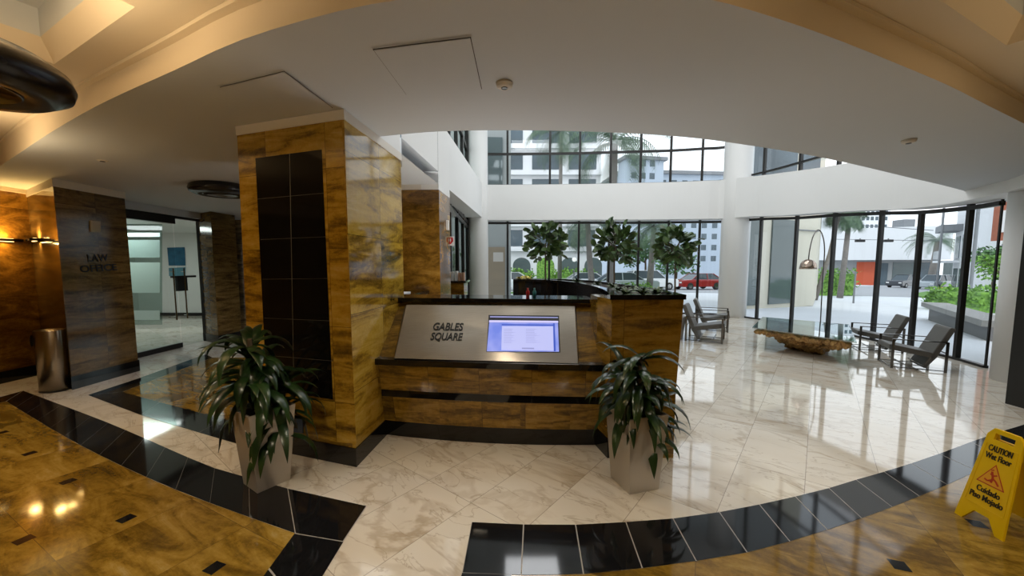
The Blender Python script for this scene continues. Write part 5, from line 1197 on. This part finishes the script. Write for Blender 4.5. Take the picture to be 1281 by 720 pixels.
MB().tube([(lpx, 24, g(lpx, 24)), (lpx, 24, 1.35)], .04, 8).build('post', 'roof', lpst); MB().lathe([(.0001, -.14), (.1, -.1), (.14, 0), (.1, .1), (.0001, .14)], (lpx, 24, AY(718, 324.5, 24).z), 16).build('globe', plain('globe_white', (.9, .9, .85), .3, emit=(1, 1, .95), es=.6), lpst, smooth=True)
# ------------------------------------------------------------------ lights and sky
w = bpy.data.worlds.new('sky'); SC.world = w; w.use_nodes = True; nt = w.node_tree; bg = nt.nodes['Background']
tc = N(nt, 'ShaderNodeTexCoord'); sp = N(nt, 'ShaderNodeSeparateXYZ'); nt.links.new(tc.outputs['Generated'], sp.inputs[0])
nz_ = N(nt, 'ShaderNodeTexNoise', i_Scale=2.5, i_Detail=5.); nt.links.new(tc.outputs['Generated'], nz_.inputs['Vector'])
sky = ramp(nt, sp.outputs[2], [(0., (.95, .96, .98)), (.25, (.92, .96, 1.)), (1., (.62, .74, .92))])
sky = mixc(nt, mth(nt, 'MULTIPLY', nz_.outputs['Fac'], .5), sky, (1, 1, 1)); nt.links.new(sky, bg.inputs[0]); bg.inputs[1].default_value = 1.75
light('SUN', (0, 0, 30), .9, (1, .97, .92), tgt=(14, 22, 0), name='sun').data.angle = math.radians(8)
# atrium luminaires (above the frame), seen only as reflections, added here as interior fill
for x, y in ((.5, 7), (3.2, 6.4), (3.2, 9.5), (.6, 10.5), (5.8, 8.6)):
    light('AREA', (x, y, 7.5), 60, (.96, .98, 1), 1.6, tgt=(x, y, 0), name='atrium_fill_luminaire')
for x, y, e, c_ in ((-.2, 2.75, 22, (1, .86, .66)), (2.2, 3.0, 18, (1, .93, .82)), (4.6, 4.2, 18, (1, .95, .88)), (-2.6, 4.9, 16, (1, .85, .65)), (-4.6, 7.0, 22, (.9, .92, 1))):
    light('SPOT', (x, y, zs(x, y) - .01), e * 2.2, c_, .08, tgt=(x, y, 0), spot=120, name='soffit_fill_spot')  # added fill spots at soffit level, without any fitting
# cove glow over the ring fascia on the left, inside the coffers
for o4, e in ((iL, 6), (iR, 1.2)):
    c_ = sum(o4, Vector()) / 4; light('AREA', (c_.x, c_.y, ZR + .25), e * 1.2, (1, .62, .26), .6, tgt=(c_.x, c_.y, 0), name='coffer_light')
for x, y, z, e, sz in ((-2.14, 1.5, 2.56, 17, .4), (-4.4, 3.0, 2.3, 11, .6), (.66, .78, 2.6, 6, .4), (3.4, 1.4, 2.3, 5, .6), (-4.0, 5.4, 2.62, 4, .4)):
    light('AREA', (x, y, z), e, (1, .74, .42), sz, tgt=(x, y, z + 2), name='ceiling_fill_uplight')  # added upward fill for the ceiling, above pendants and floating free
light('AREA', (-.2, 4.9, .9), 26, (1, .95, .88), 1.6, tgt=(-.2, 4.4, 3), name='hidden_soffit_fill', sy=.5)  # unseen fill behind the desk, added to brighten the soffit
SC.view_settings.view_transform = 'Standard'; SC.view_settings.look = 'None'; SC.view_settings.exposure = 0
cy = SC.cycles; cy.use_denoising = True; cy.max_bounces = 8; cy.transparent_max_bounces = 12; cy.sample_clamp_indirect = 6; cy.caustics_reflective = False; cy.caustics_refractive = False
